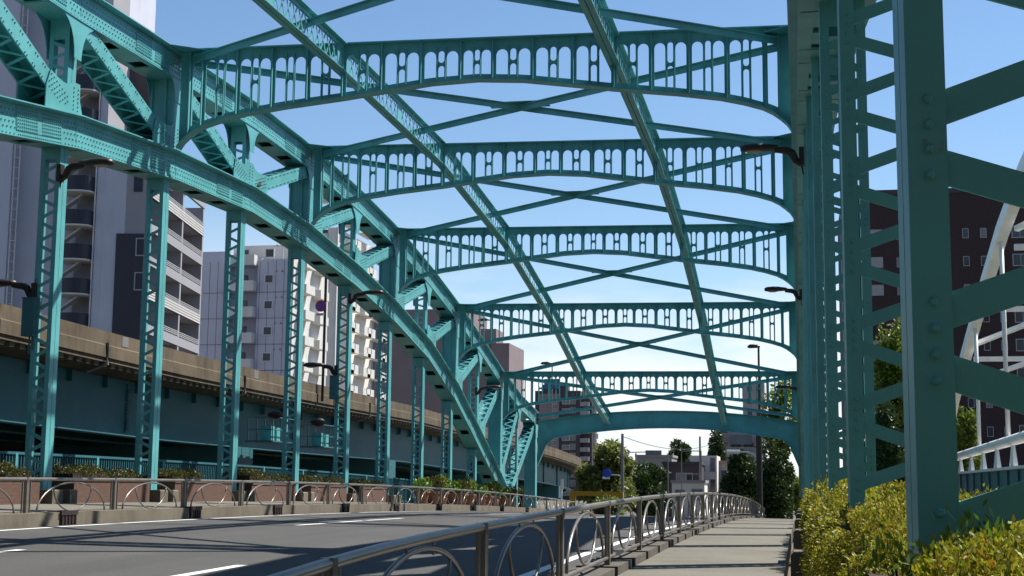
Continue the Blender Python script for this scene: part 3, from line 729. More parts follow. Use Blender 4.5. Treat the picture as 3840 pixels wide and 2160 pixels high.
for i, zz in ((6, 3.2), (10, 3.1)):
    y = LS.Y(i)-.4; b = MB(); b.bx(-16.95, -16.66, y-.12, y+.12, zz, zz+.85); b.bx(-16.97, -16.64, y-.14, y+.14, zz+.85, zz+.87)
    b.tube([(-16.8, y, zz), (-16.8, y, zz-.4)], .02, 6); b.tube([(-16.74, y, zz), (-16.72, y+.02, zz-.3)], .015, 6); b.tube([(-16.8, y, zz+.87), (-16.72, y, zz+1.3)], .015, 6)
    o = b.build('junction_box', STEELD); tag(o, 'teal electric box on the nearest left hanger' if i == 6 else 'teal electric box on left hanger below the outward lamp', 'electric box', 'electric boxes on hangers')
# bird on the lower chord
c = Vector((-16.05, LS.Y(8)+.35, zL[8]+.02)); r = empty('bird', c, 'small brown bird perched on the lower left arch chord', 'bird')
b = MB(); b.tube([(0, -.15, .05), (0, -.10, .075), (0, -.02, .10), (0, .06, .14), (0, .09, .19), (0, .115, .225), (0, .145, .225), (0, .185, .215)], [.008, .022, .05, .055, .036, .034, .022, .004], 10)
b.build('body', BARK, r, local=True, smooth=True); b = MB()
for sx in (-.022, .022): b.tube([(sx, .01, .07), (sx, .02, .0)], .006, 5); b.tube([(sx, .02, .004), (sx, .05, .004)], .005, 5)
b.build('legs', LAMPM, r, local=True)
# ------------------------------------------------------------------ elevated expressway on the left
EX = empty('elevated_expressway', (-28, 60, -4.4), 'elevated expressway with stained concrete parapet and teal girder behind the left truss', 'expressway')
zt_pts = [(-30, 6.4), (20, 5.8), (40, 5.42), (54, 5.15), (70, 5.02), (90, 4.95), (110, 4.55), (130, 4.08), (144, 3.75), (155, 3.35), (175, 2.7), (200, 2.2)]
def ztop(s):
    for (a, za), (c, zc) in zip(zt_pts, zt_pts[1:]):
        if s <= c: return za+(zc-za)*(s-a)/(c-a)
    return zt_pts[-1][1]
RC = 55; Y0C = 157
def epath(s):      # arc length -> point, inward direction (away from the bridge)
    if s <= Y0C: return Vector((-24, s, ztop(s))), Vector((-1, 0, 0)), Vector((0, 1, 0))
    a = (s-Y0C)/RC
    return Vector((-24-RC*(1-math.cos(a)), Y0C+RC*math.sin(a), ztop(s))), Vector((-math.cos(a), -math.sin(a), 0)), Vector((-math.sin(a), math.cos(a), 0))
def eprof(b, prof, s0=-30, s1=232, ds=4):
    n = int((s1-s0)/ds); o = len(b.v); m = len(prof)
    for i in range(n+1):
        p, q, _ = epath(s0+(s1-s0)*i/n)
        for u, v in prof: b.v.append(tuple(p+q*u+Vector((0, 0, v))))
    for i in range(n):
        for k in range(m):
            a = o+i*m+k; c = o+i*m+(k+1) % m; b.f.append((a, c, c+m, a+m))
    b.f.append(tuple(range(o, o+m))); b.f.append(tuple(range(o+n*m, o+n*m+m)))
b = MB(); s = -30
while s < 230:            # parapet panels with open joints
    eprof(b, [(0, 0), (.25, 0), (.30, -.92), (-.04, -.92), (-.04, -.50), (0, -.46)], s, s+9.96, 2.5); s += 10
b.build('parapet', BARR, EX)
b = MB(); eprof(b, [(.02, -.925), (10.2, -.925), (10.2, -1.32), (1.2, -1.32), (.02, -1.08)]); b.build('deck_slab', BARR, EX)
b = MB(); eprof(b, [(10, 0), (10.25, 0), (10.25, -.92), (10, -.92)]); b.build('far_parapet', BARR, EX)
b = MB(); s = -28
while s < 225:
    p, q, t = epath(s); b.obx(p+q*.10+Vector((0, 0, -1.24)), t*.3, q*.5, (0, 0, .20)); s += .62
b.build('brackets', CONC, EX)['kind'] = 'stuff'
b = MB()
for u in (1.4, 4.5, 8.6): eprof(b, [(u, -1.33), (u+.03, -1.33), (u+.03, -3.42), (u, -3.42)]); eprof(b, [(u-.28, -3.425), (u+.3, -3.425), (u+.3, -3.47), (u-.28, -3.47)])
s = -28
while s < 228:
    p, q, t = epath(s); b.obx(p+q*1.28+Vector((0, 0, -3.42)), t*.02, q*.12, (0, 0, 2.09)); s += 8.2
s = -26
while s < 225:
    p, q, t = epath(s); b.obx(p+q*1.2+Vector((0, 0, -1.75)), t*.10, q*.2, (0, 0, .42)); s += 2.7
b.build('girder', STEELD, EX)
b = MB()
p, q, t = epath(51.5)
for k in range(22): b.obx(p+q*1.3+Vector((0, 0, -3.3+k*.085)), t*.45, q*.1, (0, 0, .045))
b.build('louvre_strip', STEELD, EX)
for s in (-5, 62, 86, 118, 150, 190):
    p, q, t = epath(s); b = MB(); b.obx(p+q*.6-t*.9+Vector((0, 0, -4.75)), q*9.2, t*1.8, (0, 0, 1.27)); o = p+q*3.6-t*.85; o.z = -4.4; b.obx(o, q*2.6, t*1.7, (0, 0, p.z-4.75+4.4+.01)); b.build('pier', STEELD, EX)
for s in (33.5, 47, 60, 79, 101, 128):
    p, q, t = epath(s); b = MB(); b.tube([tuple(p+q*-.07+Vector((0, 0, -.4))), tuple(p+q*-.07+Vector((0, 0, -1.15))), tuple(p+q*.7+Vector((0, 0, -1.42)))], .07, 6); b.build('drainpipe', POLE, EX)
    b = MB(); b.obx(p+q*-.012+t*1.2+Vector((0, 0, -.42)), t*.5, q*.02, (0, 0, .36)); b.build('cover_plate', POLE, EX)
# service platforms hung on the girder
for n_, s in enumerate((62.5, 69.5)):
    p, q, t = epath(s); r = empty('service_platform', p+Vector((0, 0, -3.2)), ['railed service platform on the expressway girder, left of the pair', 'railed service platform on the expressway girder, right of the pair'][n_], 'platform', 'service platforms under the expressway')
    z = p.z-3.25; b = MB(); b.bx(-24.2, -22.9, s-1.6, s+1.6, z, z+.06); b.build('floor', STEELD, r); b = MB()
    for yy in (s-1.55, s-.5, s+.5, s+1.55):
        for xx in (-22.95, -24.1): b.tube([(xx, yy, z), (xx, yy, z+1.1)], .025, 6)
    for zz in (.55, 1.1):
        b.tube([(-24.1, s-1.55, z+zz), (-22.95, s-1.55, z+zz), (-22.95, s+1.55, z+zz), (-24.1, s+1.55, z+zz)], .025, 6)
    b.build('railing', STEELD, r)
    b = MB(); b.bx(-23.9, -23.4, s+.2, s+.65, z+.06, z+.7); b.bx(-23.9, -23.4, s-.5, s-.1, z+.06, z+.75); b.build('control_box', STEEL, r)
b = MB(); b.bx(-33.9, -33.6, -60, 150, -4.4, 2.3); tag(b.build('void_shade_wall', mat('painted void shade', (.02, .02, .02), .9)), 'added near-black wall standing in for the shadowed void under the expressway', 'wall')  # wall added; its near-black colour paints the shade under the deck
# street lamp with two arms behind the left truss
c = at(742, 1110, Y=53); r = empty('street_lamp', (c.x, c.y, DK(53)), 'street lamp with two oval heads behind the left truss, against the girder', 'street lamp')
b = MB(); zt_ = at(742, 1062, Y=53).z; b.tube([(c.x, c.y, DK(53)-.5), (c.x, c.y, zt_)], [.07, .05], 8); b.build('pole', STEELD, r)
for sx, px, py in ((-1, 692, 1043), (1, 800, 1062)):
    e = at(px, py, Y=53); b = MB(); b.tube([(c.x, c.y, zt_-.4), (c.x+(e.x-c.x)*.4, c.y, e.z-.12), (c.x+(e.x-c.x)*.7, c.y, e.z+.02), (e.x, c.y, e.z+.03)], .03, 6); b.build('arm', POLE, r)
    b = MB(); b.dome((e.x, c.y, e.z), .30, .2, .17, 12, 6); b.build('head', LAMPM, r, smooth=True)
# ------------------------------------------------------------------ buildings
WINC = {}
CURT = mat('drawn curtain behind glass', (.16, .165, .18), .35, .25, 1.5)
FR = mat('grey window frame', (.30, .30, .31), .5, .05, 3); FRL = mat('pale window frame', (.55, .56, .57), .5, .05, 3)
def window(parent, x, z, w, h, side=None, frame=FR, W=0, deep=.06, glass=GLASS):
    """window on the front (side None) at local (x, z), or on the right flank at local (y=x, z)"""
    if glass is GLASS and random.random() < .35: glass = CURT
    key = (round(w, 2), round(h, 2), side, frame.name, glass.name); 
    if key not in WINC:
        t = .09 if w > .7 else .06; f = MB(); g = MB()
        mp = (lambda a, b_, c, d, y0, y1: f.bx(a, b_, y0, y1, c, d)) if side is None else (lambda a, b_, c, d, y0, y1: f.bx(-y1, -y0, a, b_, c, d))
        mp(0, t, 0, h, -deep, .02); mp(w-t, w, 0, h, -deep, .02); mp(t, w-t, 0, t, -deep, .02); mp(t, w-t, h-t, h, -deep, .02); 
        if w > 1.1: mp(w/2-.03, w/2+.03, t, h-t, -deep+.015, .02)
        if side is None: g.bx(t, w-t, -.02, .015, t, h-t)
        else: g.bx(-.015, .02, t, w-t, t, h-t)
        o = f.build('window', frame, parent, local=True); p_ = g.build('pane', glass, o, local=True); WINC[key] = o
        o.location = (x, 0, z) if side is None else (W, x, z); return o
    src = WINC[key]; c = src.copy(); COL.objects.link(c); c.parent = parent; c.location = (x, 0, z) if side is None else (W, x, z)
    d = src.children[0].copy(); COL.objects.link(d); d.parent = c; return c
def part(parent, name, mt, boxes):
    b = MB()
    for q in boxes: b.bx(*q)
    return b.build(name, mt, parent, local=True)
PANEL = mat('grey blue wall panel', (.43, .445, .52), .7, .05, .3, dark=(.38, .395, .46), dscale=.25)
LILAC = mat('lilac grey wall', (.26, .255, .28), .8, .05, .4)
NAVY = mat('navy tile', (.018, .020, .034), .45, .15, 1)
CREAM = mat('cream render', (.66, .62, .56), .85, .06, .5)
WHITEW = mat('white render', (.54, .53, .50), .8, .05, .6, dark=(.44, .43, .40), dscale=.6)
BROWN = mat('brown grey tile', (.20, .155, .16), .75, .08, .3)
DARKB = mat('dark plum tile', (.05, .04, .048), .7, .1, .4)
MAROON = brick_mat('dark maroon brick', (.046, .024, .025), (.036, .019, .021), (.022, .014, .015), 1.6)
SLAB = mat('grey slab', (.26, .25, .25), .85, .06, .5)
GREYH = mat('grey house wall', (.28, .27, .25), .85, .08, .5)
B0 = -4.4
# B1: apartment block with stair balconies and striped loggias
a7 = math.radians(10.5); W1 = 36; L1 = 21
C1 = Vector((-54, 112, B0)); loc = C1-Vector((math.cos(a7), math.sin(a7), 0))*W1
A1 = empty('apartment_building', loc, 'pale grey apartment block with dark rounded stair balconies and striped loggias behind the expressway', 'building', rz=a7)
H1 = 31.5
def lx(px): return W1+(at(px, 600, Y=112).x-C1.x)
xs0, xs1 = lx(165), lx(242); xd = lx(290); xr0 = lx(48)
part(A1, 'wall', PANEL, [(0, xr0, 0, 15.9, 0, 58), (xr0, xs0-.3, 1.6, 15.9, 0, 58), (xs0-.3, xs1+.2, 1.7, 15.9, 0, 58), (xs1+.2, lx(264), 0, 5, 0, 58), (lx(264), W1-1.9, 0.02, 19, 0, H1), (W1-1.9, W1-.01, .02, .5, 0, H1)])
part(A1, 'flank_wall', LILAC, [(lx(264)+.005, lx(264)+.03, .0, 5, H1-1, 58)])
part(A1, 'stair_recess_wall', LILAC, [(xs0+.9, xs1+.1, 1.55, 1.69, 0, 57.5)])
zb0 = at(200, 1055/1.4907, Y=112).z-B0; FP = 2.93
part(A1, 'navy_panel', NAVY, [(xd+.3, W1-.2, -.10, .015, 0, zb0+2.93*1.35)]); part(A1, 'navy_band', NAVY, [(xd+1.6, W1-.5, -.08, .014, H1-2.6, H1-.9)])
for k in range(-3, 11):
    zt_ = zb0+FP*k
    if zt_ < 2: continue
    b = MB(); n = 14; c_ = (xs0+xs1)/2; w = (xs1-xs0)/2
    pts = [(c_-w*math.cos(PI*t/n), -1.15*math.sin(PI*t/n)**.7) for t in range(n+1)]
    o = len(b.v)
    for x, y in pts: b.v += [(x, y+.02, zt_-1.25), (x, y+.02, zt_), (x*.96+c_*.04, y*.9+.08, zt_), (x*.96+c_*.04, y*.9+.08, zt_-1.25)]
    for q in range(n):
        for e in range(4): b.f.append((o+4*q+e, o+4*q+(e+1) % 4, o+4*q+4+(e+1) % 4, o+4*q+4+e))
    s_ = b.build('stair_balcony', NAVY, A1, local=True)
    b = MB(); b.prism([(x, y) for x, y in pts]+[(xs1, 1.5), (xs0, 1.5)], [], lambda u, v, t: (u, v, t), zt_-1.38, zt_-1.26); 
    b.obx((xs0+.2, .2, zt_-2.6), (1.6, 0, 1.2), (0, .9, 0), (0, 0, .16)); b.build('landing', WHITEW, s_, local=True)
    if 0 <= k <= 1 : window(A1, xd+2.0, zt_-.9, 1.0, 1.55, frame=FR, deep=.16, glass=CURT)
    if 3 <= k and zt_ < H1-2: window(A1, W1-1.9, zt_-.6, .9, 1.4, frame=FR, deep=.09)
b = MB(); 
for x in (xr0+.25, xr0+.7): b.tube([(x, -.12, 2), (x, -.12, 57)], .05, 6)
for k in range(60): b.tube([(xr0+.25, -.12, 3+k*.9), (xr0+.7, -.12, 3+k*.9)], .025, 4)
b.build('ladder', WHITEW, A1, local=True)
b = MB(); b.tube([(xs1+.1, -.1, 0), (xs1+.1, -.1, 57)], .06, 6); b.build('downpipe', FRL, A1, local=True)
# loggia flank
part(A1, 'loggia_back_wall', mat('loggia inner wall', (.17, .16, .17), .85), [(W1-2.0, W1-1.9, .4, L1-.2, 0, H1-.4)])
b = MB()
for y in (0, L1*.18, L1*.58, L1-.5): b.bx(W1-1.85, W1+.0, y, y+.5, 0, H1)
b.build('loggia_pier', LILAC, A1, local=True)
for k in range(-3, 11):
    z = zb0+FP*k-1.1
    if z < 1 or z > H1-1.2: continue
    b = MB(); b.bx(W1-1.85, W1+.03, .02, L1-.02, z-.35, z-.15); b.bx(W1-.12, W1+.04, .5, L1-.5, z-.35, z+.45); o = b.build('loggia_parapet', LILAC, A1, local=True)
    b = MB()
    for y0, y1 in ((L1*.18+.5, L1*.58), (L1*.58+.5, L1-.5)):
        for zz in (.62, .78, .95): b.bx(W1-.05, W1-.0, y0, y1, z+zz, z+zz+.035)
        y = y0
        while y < y1: b.bx(W1-.04, W1-.01, y, y+.03, z+.45, z+.95); y += .55
    b.build('handrail', FRL, o, local=True)
    if k in (0, 3, 4, 7, 8):
        b = MB()
        for q in range(4): b.bx(W1+.045, W1+.075, .5, L1-.5, z-.32+q*.24, z-.20+q*.24)
        b.build('white_slats', WHITEW, o, local=True)
    b = MB()
    for y0, y1 in ((L1*.18+1.2, L1*.58-.7), (L1*.58+1.2, L1-1.2)): b.bx(W1-1.88, W1-1.84, y0, y1, z-.1, z+2.0)
    b.build('sliding_door', GLASS, o, local=True)
part(A1, 'roof_room', DARKB, [(W1-5.5, W1-1.2, 8, 14, H1, 43.5)]); part(A1, 'parapet', LILAC, [(xd+.4, W1+.05, -.08, .2, H1-.01, H1+.8), (W1-.2, W1+.05, .2, L1, H1-.01, H1+.8)])
bpy.context.view_layer.update()
for n_, (ly, k, hh) in enumerate(((12.5, 4, 1.1), (5.5, 4, 1.3))):
    o_ = MB(); zz = zb0+FP*k-1.1; px = W1+.09
    pts = [(px, zz+.5), (px+.06, zz+.53), (px+.10, zz+.45), (px+.13, zz-.1), (px+.11, zz+.5-hh)]
    for q in range(len(pts)-1):
        for w_ in range(6):
            a, c = pts[q], pts[q+1]; j0, j1 = .04*math.sin(w_*2.1+q), .04*math.sin((w_+1)*2.1+q); y0_, y1_ = ly+w_*.28, ly+(w_+1)*.28
            o_.add([(a[0]+j0, y0_, a[1]), (a[0]+j1, y1_, a[1]), (c[0]+j1, y1_, c[1]), (c[0]+j0, y0_, c[1]), (a[0]+j0-.03, y0_, a[1]), (a[0]+j1-.03, y1_, a[1]), (c[0]+j1-.03, y1_, c[1]), (c[0]+j0-.03, y0_, c[1])], [(0, 1, 2, 3), (7, 6, 5, 4), (0, 4, 5, 1), (2, 6, 7, 3)])
    M_ = Matrix.Translation(loc) @ Matrix.Rotation(a7, 4, 'Z'); o_.v = [tuple(M_ @ Vector(v)) for v in o_.v]
    tag(o_.build('bedding', WHITEW), ['white bedding hung over the far striped loggia rail of the grey block', 'white bedding hung over the near loggia rail of the grey block'][n_], 'bedding')
# B2: panelled block with a column of balconies
e0 = at(495, 640, Y=150).x; e1 = at(738, 640, Y=150).x; W2 = e1-e0; H2 = at(620, 640, Y=150).z-B0
A2 = empty('apartment_building', (e0, 150, B0), 'grey blue panelled apartment block with a column of small windows and white balconies', 'building')
def l2(px): return at(px, 640, Y=150).x-e0
part(A2, 'wall', PANEL, [(0, l2(572), 0, 9, 0, H2+.4), (l2(572), l2(650), 1.2, 9, 0, H2-.3), (l2(650), W2-.02, 0, 9, 0, H2-.6)])
part(A2, 'flank_wall', WHITEW, [(W2, W2+.1, 0, 12, 0, H2-.5)])
b = MB()
for x in [l2(510)+k*.95 for k in range(4)]+[l2(655)+k*.95 for k in range(5)]: b.bx(x, x+.03, -.02, .01, 0, H2-.8)
for k in range(9):
    for x0, x1 in ((0, l2(572)), (l2(650), W2-.03)): b.bx(x0, x1, -.022, .012, 2.2+k*2.9, 2.25+k*2.9)
b.build('panel_joints', DARKB, A2, local=True)
zw = at(680, (720+690/2.0125)/1.4907, Y=150).z-B0
for k in range(-6, 2):
    z = zw+2.9*k
    if z < .5: continue
    window(A2, l2(668), z, 1.05, 1.0, frame=FRL, deep=.1)
    b = MB(); b.bx(l2(574), l2(648), -.9, 1.19, z-.9, z-.75); o = b.build('balcony', PANEL, A2, local=True)
    b = MB(); b.bx(l2(574), l2(648), -.98, -.9, z-.9, z+.25); b.bx(l2(648)-.08, l2(648), -.9, 0, z-.75, z+.25); b.build('balcony_front', WHITEW, o, local=True)
    window(A2, l2(585), z-.6, 1.5, 1.8, frame=FR, deep=.0).location.y = 1.2
    
    for yq in (1.5, 6.5): b = MB(); b.bx(W2+.1, W2+1.1, yq, yq+3, z-.9, z+.1); b.build('flank_balcony', WHITEW, A2, local=True)
    for q in (l2(697), l2(712)):
        b = MB(); b.dome((q, -.03, z+1.35), .12, .1, .12, 8, 4); b.build('vent_cap', SLAB, A2, local=True)
part(A2, 'roof_room', CREAM, [(l2(566), l2(740), 2.5, 8, H2-.29, at(600, 617, Y=152).z-B0)])
b = MB(); x = l2(705); z = H2-.6; b.tube([(x, 1, z), (x, 1, z+2.2)], .03, 5); b.tube([(x-.7, 1, z+2.1), (x+.7, 1, z+2.1)], .02, 5)
for q in range(5): b.tube([(x-.6+q*.3, .7, z+2.1), (x-.6+q*.3, 1.3, z+2.1)], .012, 4)
b.tube([(l2(558), 1, H2+.41), (l2(558), 1, H2+6)], .035, 5); b.build('antenna', FRL, A2, local=True)
# B3: white block with balconies on two faces
e0 = at(768, 640, Y=190).x; e1 = at(846, 640, Y=190).x; W3 = e1-e0; H3 = 40; 
A3 = empty('apartment_building', (e0, 190, B0), 'white apartment block with sunlit corner balconies between the hangers', 'building')
part(A3, 'wall', CREAM, [(0, W3*.72, 1.4, 18, 0, H3), (W3*.72, W3, 0, 18, 0, H3)]); L3 = 24
zq = (950+715/3.622); zp = at(800, zq/1.4907, Y=190).z-B0
for k in range(-9, 6):
    z = zp+2.98*k
    if z < 1: continue
    b = MB(); b.bx(-.5, W3*.72, -.15, 1.39, z-.16, z); o = b.build('balcony', WHITEW, A3, local=True)
    b = MB(); b.bx(-.5, W3*.72, -.25, -.15, z-.16, z+1.3); b.build('balcony_front', WHITEW, o, local=True)
    b = MB(); b.bx(W3*.32, W3*.50, -.29, -.26, z+.15, z+1.25); b.build('dark_panel', DARKB, o, local=True)
    window(A3, W3*.1, z+.1, 1.6, 2.0, frame=FR, deep=.0).location.y = 1.4; window(A3, W3*.45, z+.1, 1.3, 2.0, frame=FR, deep=.0).location.y = 1.4
    for y0 in (1.5, 9.5, 17):
        b = MB(); b.bx(W3, W3+1.3, y0, y0+5.5, z-.15, z); o = b.build('flank_balcony', WHITEW, A3, local=True)
        b = MB(); b.bx(W3+1.3, W3+1.42, y0, y0+1.6, z-.15, z+1.15); b.bx(W3+1.3, W3+1.42, y0+2.0, y0+3.5, z-.15, z+1.15); b.bx(W3+1.3, W3+1.42, y0+3.9, y0+5.5, z-.15, z+1.15); b.bx(W3+1.3, W3+1.42, y0+1.6, y0+3.9, z-.15, z+.35); b.build('balcony_front', WHITEW, o, local=True)
b = MB(); b.bx(W3+.0, W3+.25, -.2, .4, 0, H3); b.build('corner_fin', WHITEW, A3, local=True)
# B4: brown block
e0 = at(905, 790, Y=230).x; e1 = at(1180, 790, Y=230).x; W4 = e1-e0; H4 = at(940, 780, Y=230).z-B0
A4 = empty('apartment_building', (e0, 230, B0), 'brown grey apartment tower with dark window bays behind the arch', 'building')
part(A4, 'wall', BROWN, [(0, W4, 0, 14, 0, H4)])
W4b = at(1278, 862, Y=230).x-e1; H4b = at(1220, 862, Y=230).z-B0
part(A4, 'side_wing', BROWN, [(W4+.01, W4+W4b, 1, 14, 0, H4b), (W4+W4b*.2, W4+W4b*.6, 3, 9, H4b, H4b+2.6)])
for k in range(11):
    z = 1.8+2.95*k
    if z > H4-2: break
    for x in (.8, 2.9, 4.2): window(A4, x, z, 1.2 if x > .8 else .9, 1.9, frame=FR, deep=.05)
    for x in (W4*.55, W4*.8): 
        if k % 2 == 0: window(A4, x, z, 1.2, 1.2, frame=FR, deep=.05)
part(A4, 'white_pipe', FRL, [(2.35, 2.45, -.12, 0, 0, H4-1)])
# B5: far dark tower
e0 = at(1346, 985, Y=450).x; e1 = at(1492, 985, Y=450).x; W5 = e1-e0; H5 = at(1400, 983, Y=450).z-B0
A5 = empty('apartment_tower', (e0, 450, B0), 'dark plum apartment tower with grey corner balconies far beyond the portal', 'building')
part(A5, 'wall', DARKB, [(0, W5*.78, 0, 16, 0, H5), (W5*.78, W5*.97, 1.5, 16, 0, H5-2), (W5*.1, W5*.5, 3, 12, H5, H5+2.2)])
part(A5, 'grey_bay', BROWN, [(W5*.08, W5*.42, -.5, 0, 0, H5-1)])
for k in range(13):
    z = 1.5+2.85*k
    if z > H5-2.5: break
    window(A5, W5*.47, z, 2.4, 1.5, frame=FRL, deep=.1); window(A5, W5*.30, z, 1.4, 1.4, frame=FRL, deep=.62); window(A5, W5*.60, z, 1.9, 1.9, frame=FR, deep=.1)
    b = MB(); b.bx(W5*.78, W5*.93, -.2, 1.49, z-.6, z+.75); b.build('balcony', SLAB, A5, local=True)
    b = MB(); b.bx(W5*.97, W5*1.0+.6, 4, 9, z-.5, z+.8); b.build('flank_balcony', WHITEW, A5, local=True)
    b = MB(); b.obx((W5*.86, -.15, z+.8), (.9, 0, -1.0), (0, .1, 0), (.25, 0, .1)); b.build('white_fin', WHITEW, A5, local=True)  # white slanted bar in front of each balcony
# dark brick tower behind the right truss
e0 = at(2118, 495, Y=150).x; zt_ = at(2300, 488, Y=150).z; W6 = 34; H6 = zt_-B0
A6 = empty('apartment_tower', (e0, 150, B0), 'dark maroon brick tower with small framed windows behind the right truss', 'building')
part(A6, 'wall', MAROON, [(0, W6, 0, 18, 0, H6)]); part(A6, 'coping', DARKB, [(-.1, W6+.1, -.1, .3, H6, H6+.5)])
zr = at(2430, (700+560/2.9)/1.4907, Y=150).z-B0
for k in range(-7, 5):
    z = zr+2.86*k
    if z < 1 or z > H6-2: continue
    for px in (2204, 2262, 2344, 2429, 2474, 2517, 2600):
        w = 1.25 if px in (2204,) else .62
        window(A6, at(px, 600, Y=150).x-e0-w/2, z, w, 1.0 if w < 1 else 1.1, frame=FR, deep=.04, glass=GLASS if w < 1 else FR)
    for px, w in ((2545, 1.6),):
        if k < 2: window(A6, at(px, 600, Y=150).x-e0, z-.1, w, 1.25, frame=FR, deep=.05)
# pale building far right beyond the trees, houses in the distance
def house(name, label, px0, px1, pyt, Y, mt, dep=10, wins=(), roof=None, fl=2.9):
    e0 = at(px0, pyt, Y=Y).x; W = at(px1, pyt, Y=Y).x-e0; H = at((px0+px1)/2, pyt, Y=Y).z-B0
    A = empty(name, (e0, Y, B0), label, 'house' if 'house' in name else 'building')
    part(A, 'wall', mt, [(0, W, 0, dep, 0, H)])
    if roof: part(A, 'roof', roof, [(-.15, W+.15, -.2, dep+.1, H, H+.35)])
    k = 0
    while H-2.3-k*fl > .5:
        for fx, w, h in wins: window(A, W*fx, H-2.2-k*fl, w, h, frame=FR, deep=.05)
        k += 1
    return A, W, H
A, W, H = house('apartment_building', 'grey balconied apartment block behind the right hand trees under the portal', 1795, 1915, 1063, 300, SLAB, 12, [(.08, 2.2, 1.5), (.35, 2.2, 1.5), (.62, 2.2, 1.5)])
for k in range(6):
    b = MB(); b.bx(-.9, W*.9, -1.1, 0, H-1.2-2.9*k, H-.2-2.9*k) if k else b.bx(-.4, W, -.6, 0, H-.3, H+.3); b.build('balcony', BROWN if k % 2 else SLAB, A, local=True)
house('apartment_building', 'grey block seen through the fifth beam beside the lamp pole', 1868, 1922, 962, 340, SLAB, 12, [(.2, 1.2, 1.4), (.6, 1.2, 1.4)])
house('dark_house', 'flat roofed dark brown house with white windows at the road end', 1668, 1760, 1168, 190, DARKB, 9, [(.35, 1.3, 1.1), (.62, .9, 1.1)], DARKB)
house('pale_house', 'pale grey two storey house with a low sloping skylight, left of the dark brown house', 1600, 1690, 1150, 215, GREYH, 9, [(.2, 1.2, 1.2), (.7, 1.2, 1.2)], SLAB)
house('cream_house', 'cream rendered house with narrow dark windows right of the dark brown house', 1735, 1803, 1146, 200, CREAM, 9, [(.15, .5, 1.2), (.4, .6, 1.3), (.75, .7, 1.9)], None)
A, W, H = house('low_shop', 'low cream shop front below the dark brown house', 1690, 1772, 1215, 180, CREAM, 6, [(.1, 1.2, 1.4), (.6, 1.4, 1.5)], SLAB)
house('grey_house', 'small grey house half hidden by the right hand tree', 1795, 1850, 1165, 205, GREYH, 9, [(.3, 1, 1.3)], BROWN)
# ------------------------------------------------------------------ white tubular arch bridge on the right
WB = empty('white_arch_bridge', (9, 70, -4.4), 'neighbouring white tubular arch bridge with teal plate girder on the right', 'bridge')
def zr_(y): return 2.05+ (75-y)*.010
b = MB(); b.tube([(9, y, zr_(y)-.02) for y in range(8, 100, 4)], .24, 12); b.build('rail_tube', WHITE, WB, smooth=True)
b = MB(); b.bx(8.75, 8.8, 6, 98, -1.2, .85); 
y = 6
while y < 98: b.bx(8.66, 8.749, y-.03, y+.03, -1.2, .84); y += 3.1
b.build('plate_girder', STEELD, WB)
b = MB(); b.bx(8.6, 9.3, 6, 98, .86, .98); b.build('girder_flange', WHITE, WB)
b = MB(); b.bx(9.3, 15, 6, 98, .5, .85); b.build('deck', CONC, WB); b = MB(); b.bx(15.0, 15.2, 6, 98, .5, 1.75); b.build('far_parapet', WHITE, WB)
y = 8
while y < 97:
    b = MB(); b.add([(8.9, y-.62, .98), (8.9, y+.62, .98), (8.95, y+.22, zr_(y)-.2), (8.95, y-.22, zr_(y)-.2), (9.1, y-.62, .98), (9.1, y+.62, .98), (9.05, y+.22, zr_(y)-.2), (9.05, y-.22, zr_(y)-.2)], [(0, 1, 2, 3), (7, 6, 5, 4), (0, 4, 5, 1), (1, 5, 6, 2), (2, 6, 7, 3), (3, 7, 4, 0)]); b.build('rail_post', WHITE, WB); y += 5.2
rib = [(98, 1.0), (94, 2.9), (88, 5.4), (80, 7.7), (72, 9.9), (66, 11.4), (59, 12.6), (50, 13.5), (38, 14.0), (26, 13.5)]
for x in (9, 15):
    b = MB(); b.strip(rib[::-1], x-.24, x+.24, -.30, .30); b.build('arch_rib', WHITE, WB)
for y in (89, 77, 66.5, 56):
    for (a, za), (c, zc) in zip(rib, rib[1:]):
        if c <= y <= a: zz = za+(zc-za)*(a-y)/(a-c)
    b = MB(); b.tube([(9, y, zr_(y)+.2), (9, y, zz-.2)], .10, 8); b.build('hanger_tube', WHITE, WB, smooth=True)
for i, (y0, y1) in enumerate(((88, 80), (80, 72), (72, 64), (64, 56))):
    b = MB(); b.bar((9.3, y0, 6.0+1.9*i*.9), (14.7, y1, 6.0+1.9*(i+1)*.9), .22, .22); b.bar((9.2, y1, 5.2+1.9*(i+1)*.9), (14.8, y1, 5.2+1.9*(i+1)*.9), .25, .25, (0, 1, 0)); b.build('wind_brace', WHITE, WB)
# unseen masses added behind the viewpoint to keep sky light off near steel
b = MB(); b.bx(-70, 60, -26, -10, 3.6, 8.6); struct(b.build('sky_blocker_slab', BARR))
for x0, x1 in ((-60, -15), (-1, 50)):
    b = MB(); b.bx(x0, x1, -56, -32, B0, 52); struct(b.build('sky_blocker_block', MAROON))
b = MB(); b.bx(-30, 20, -110, -90, B0, 48); struct(b.build('sky_blocker_block', MAROON))
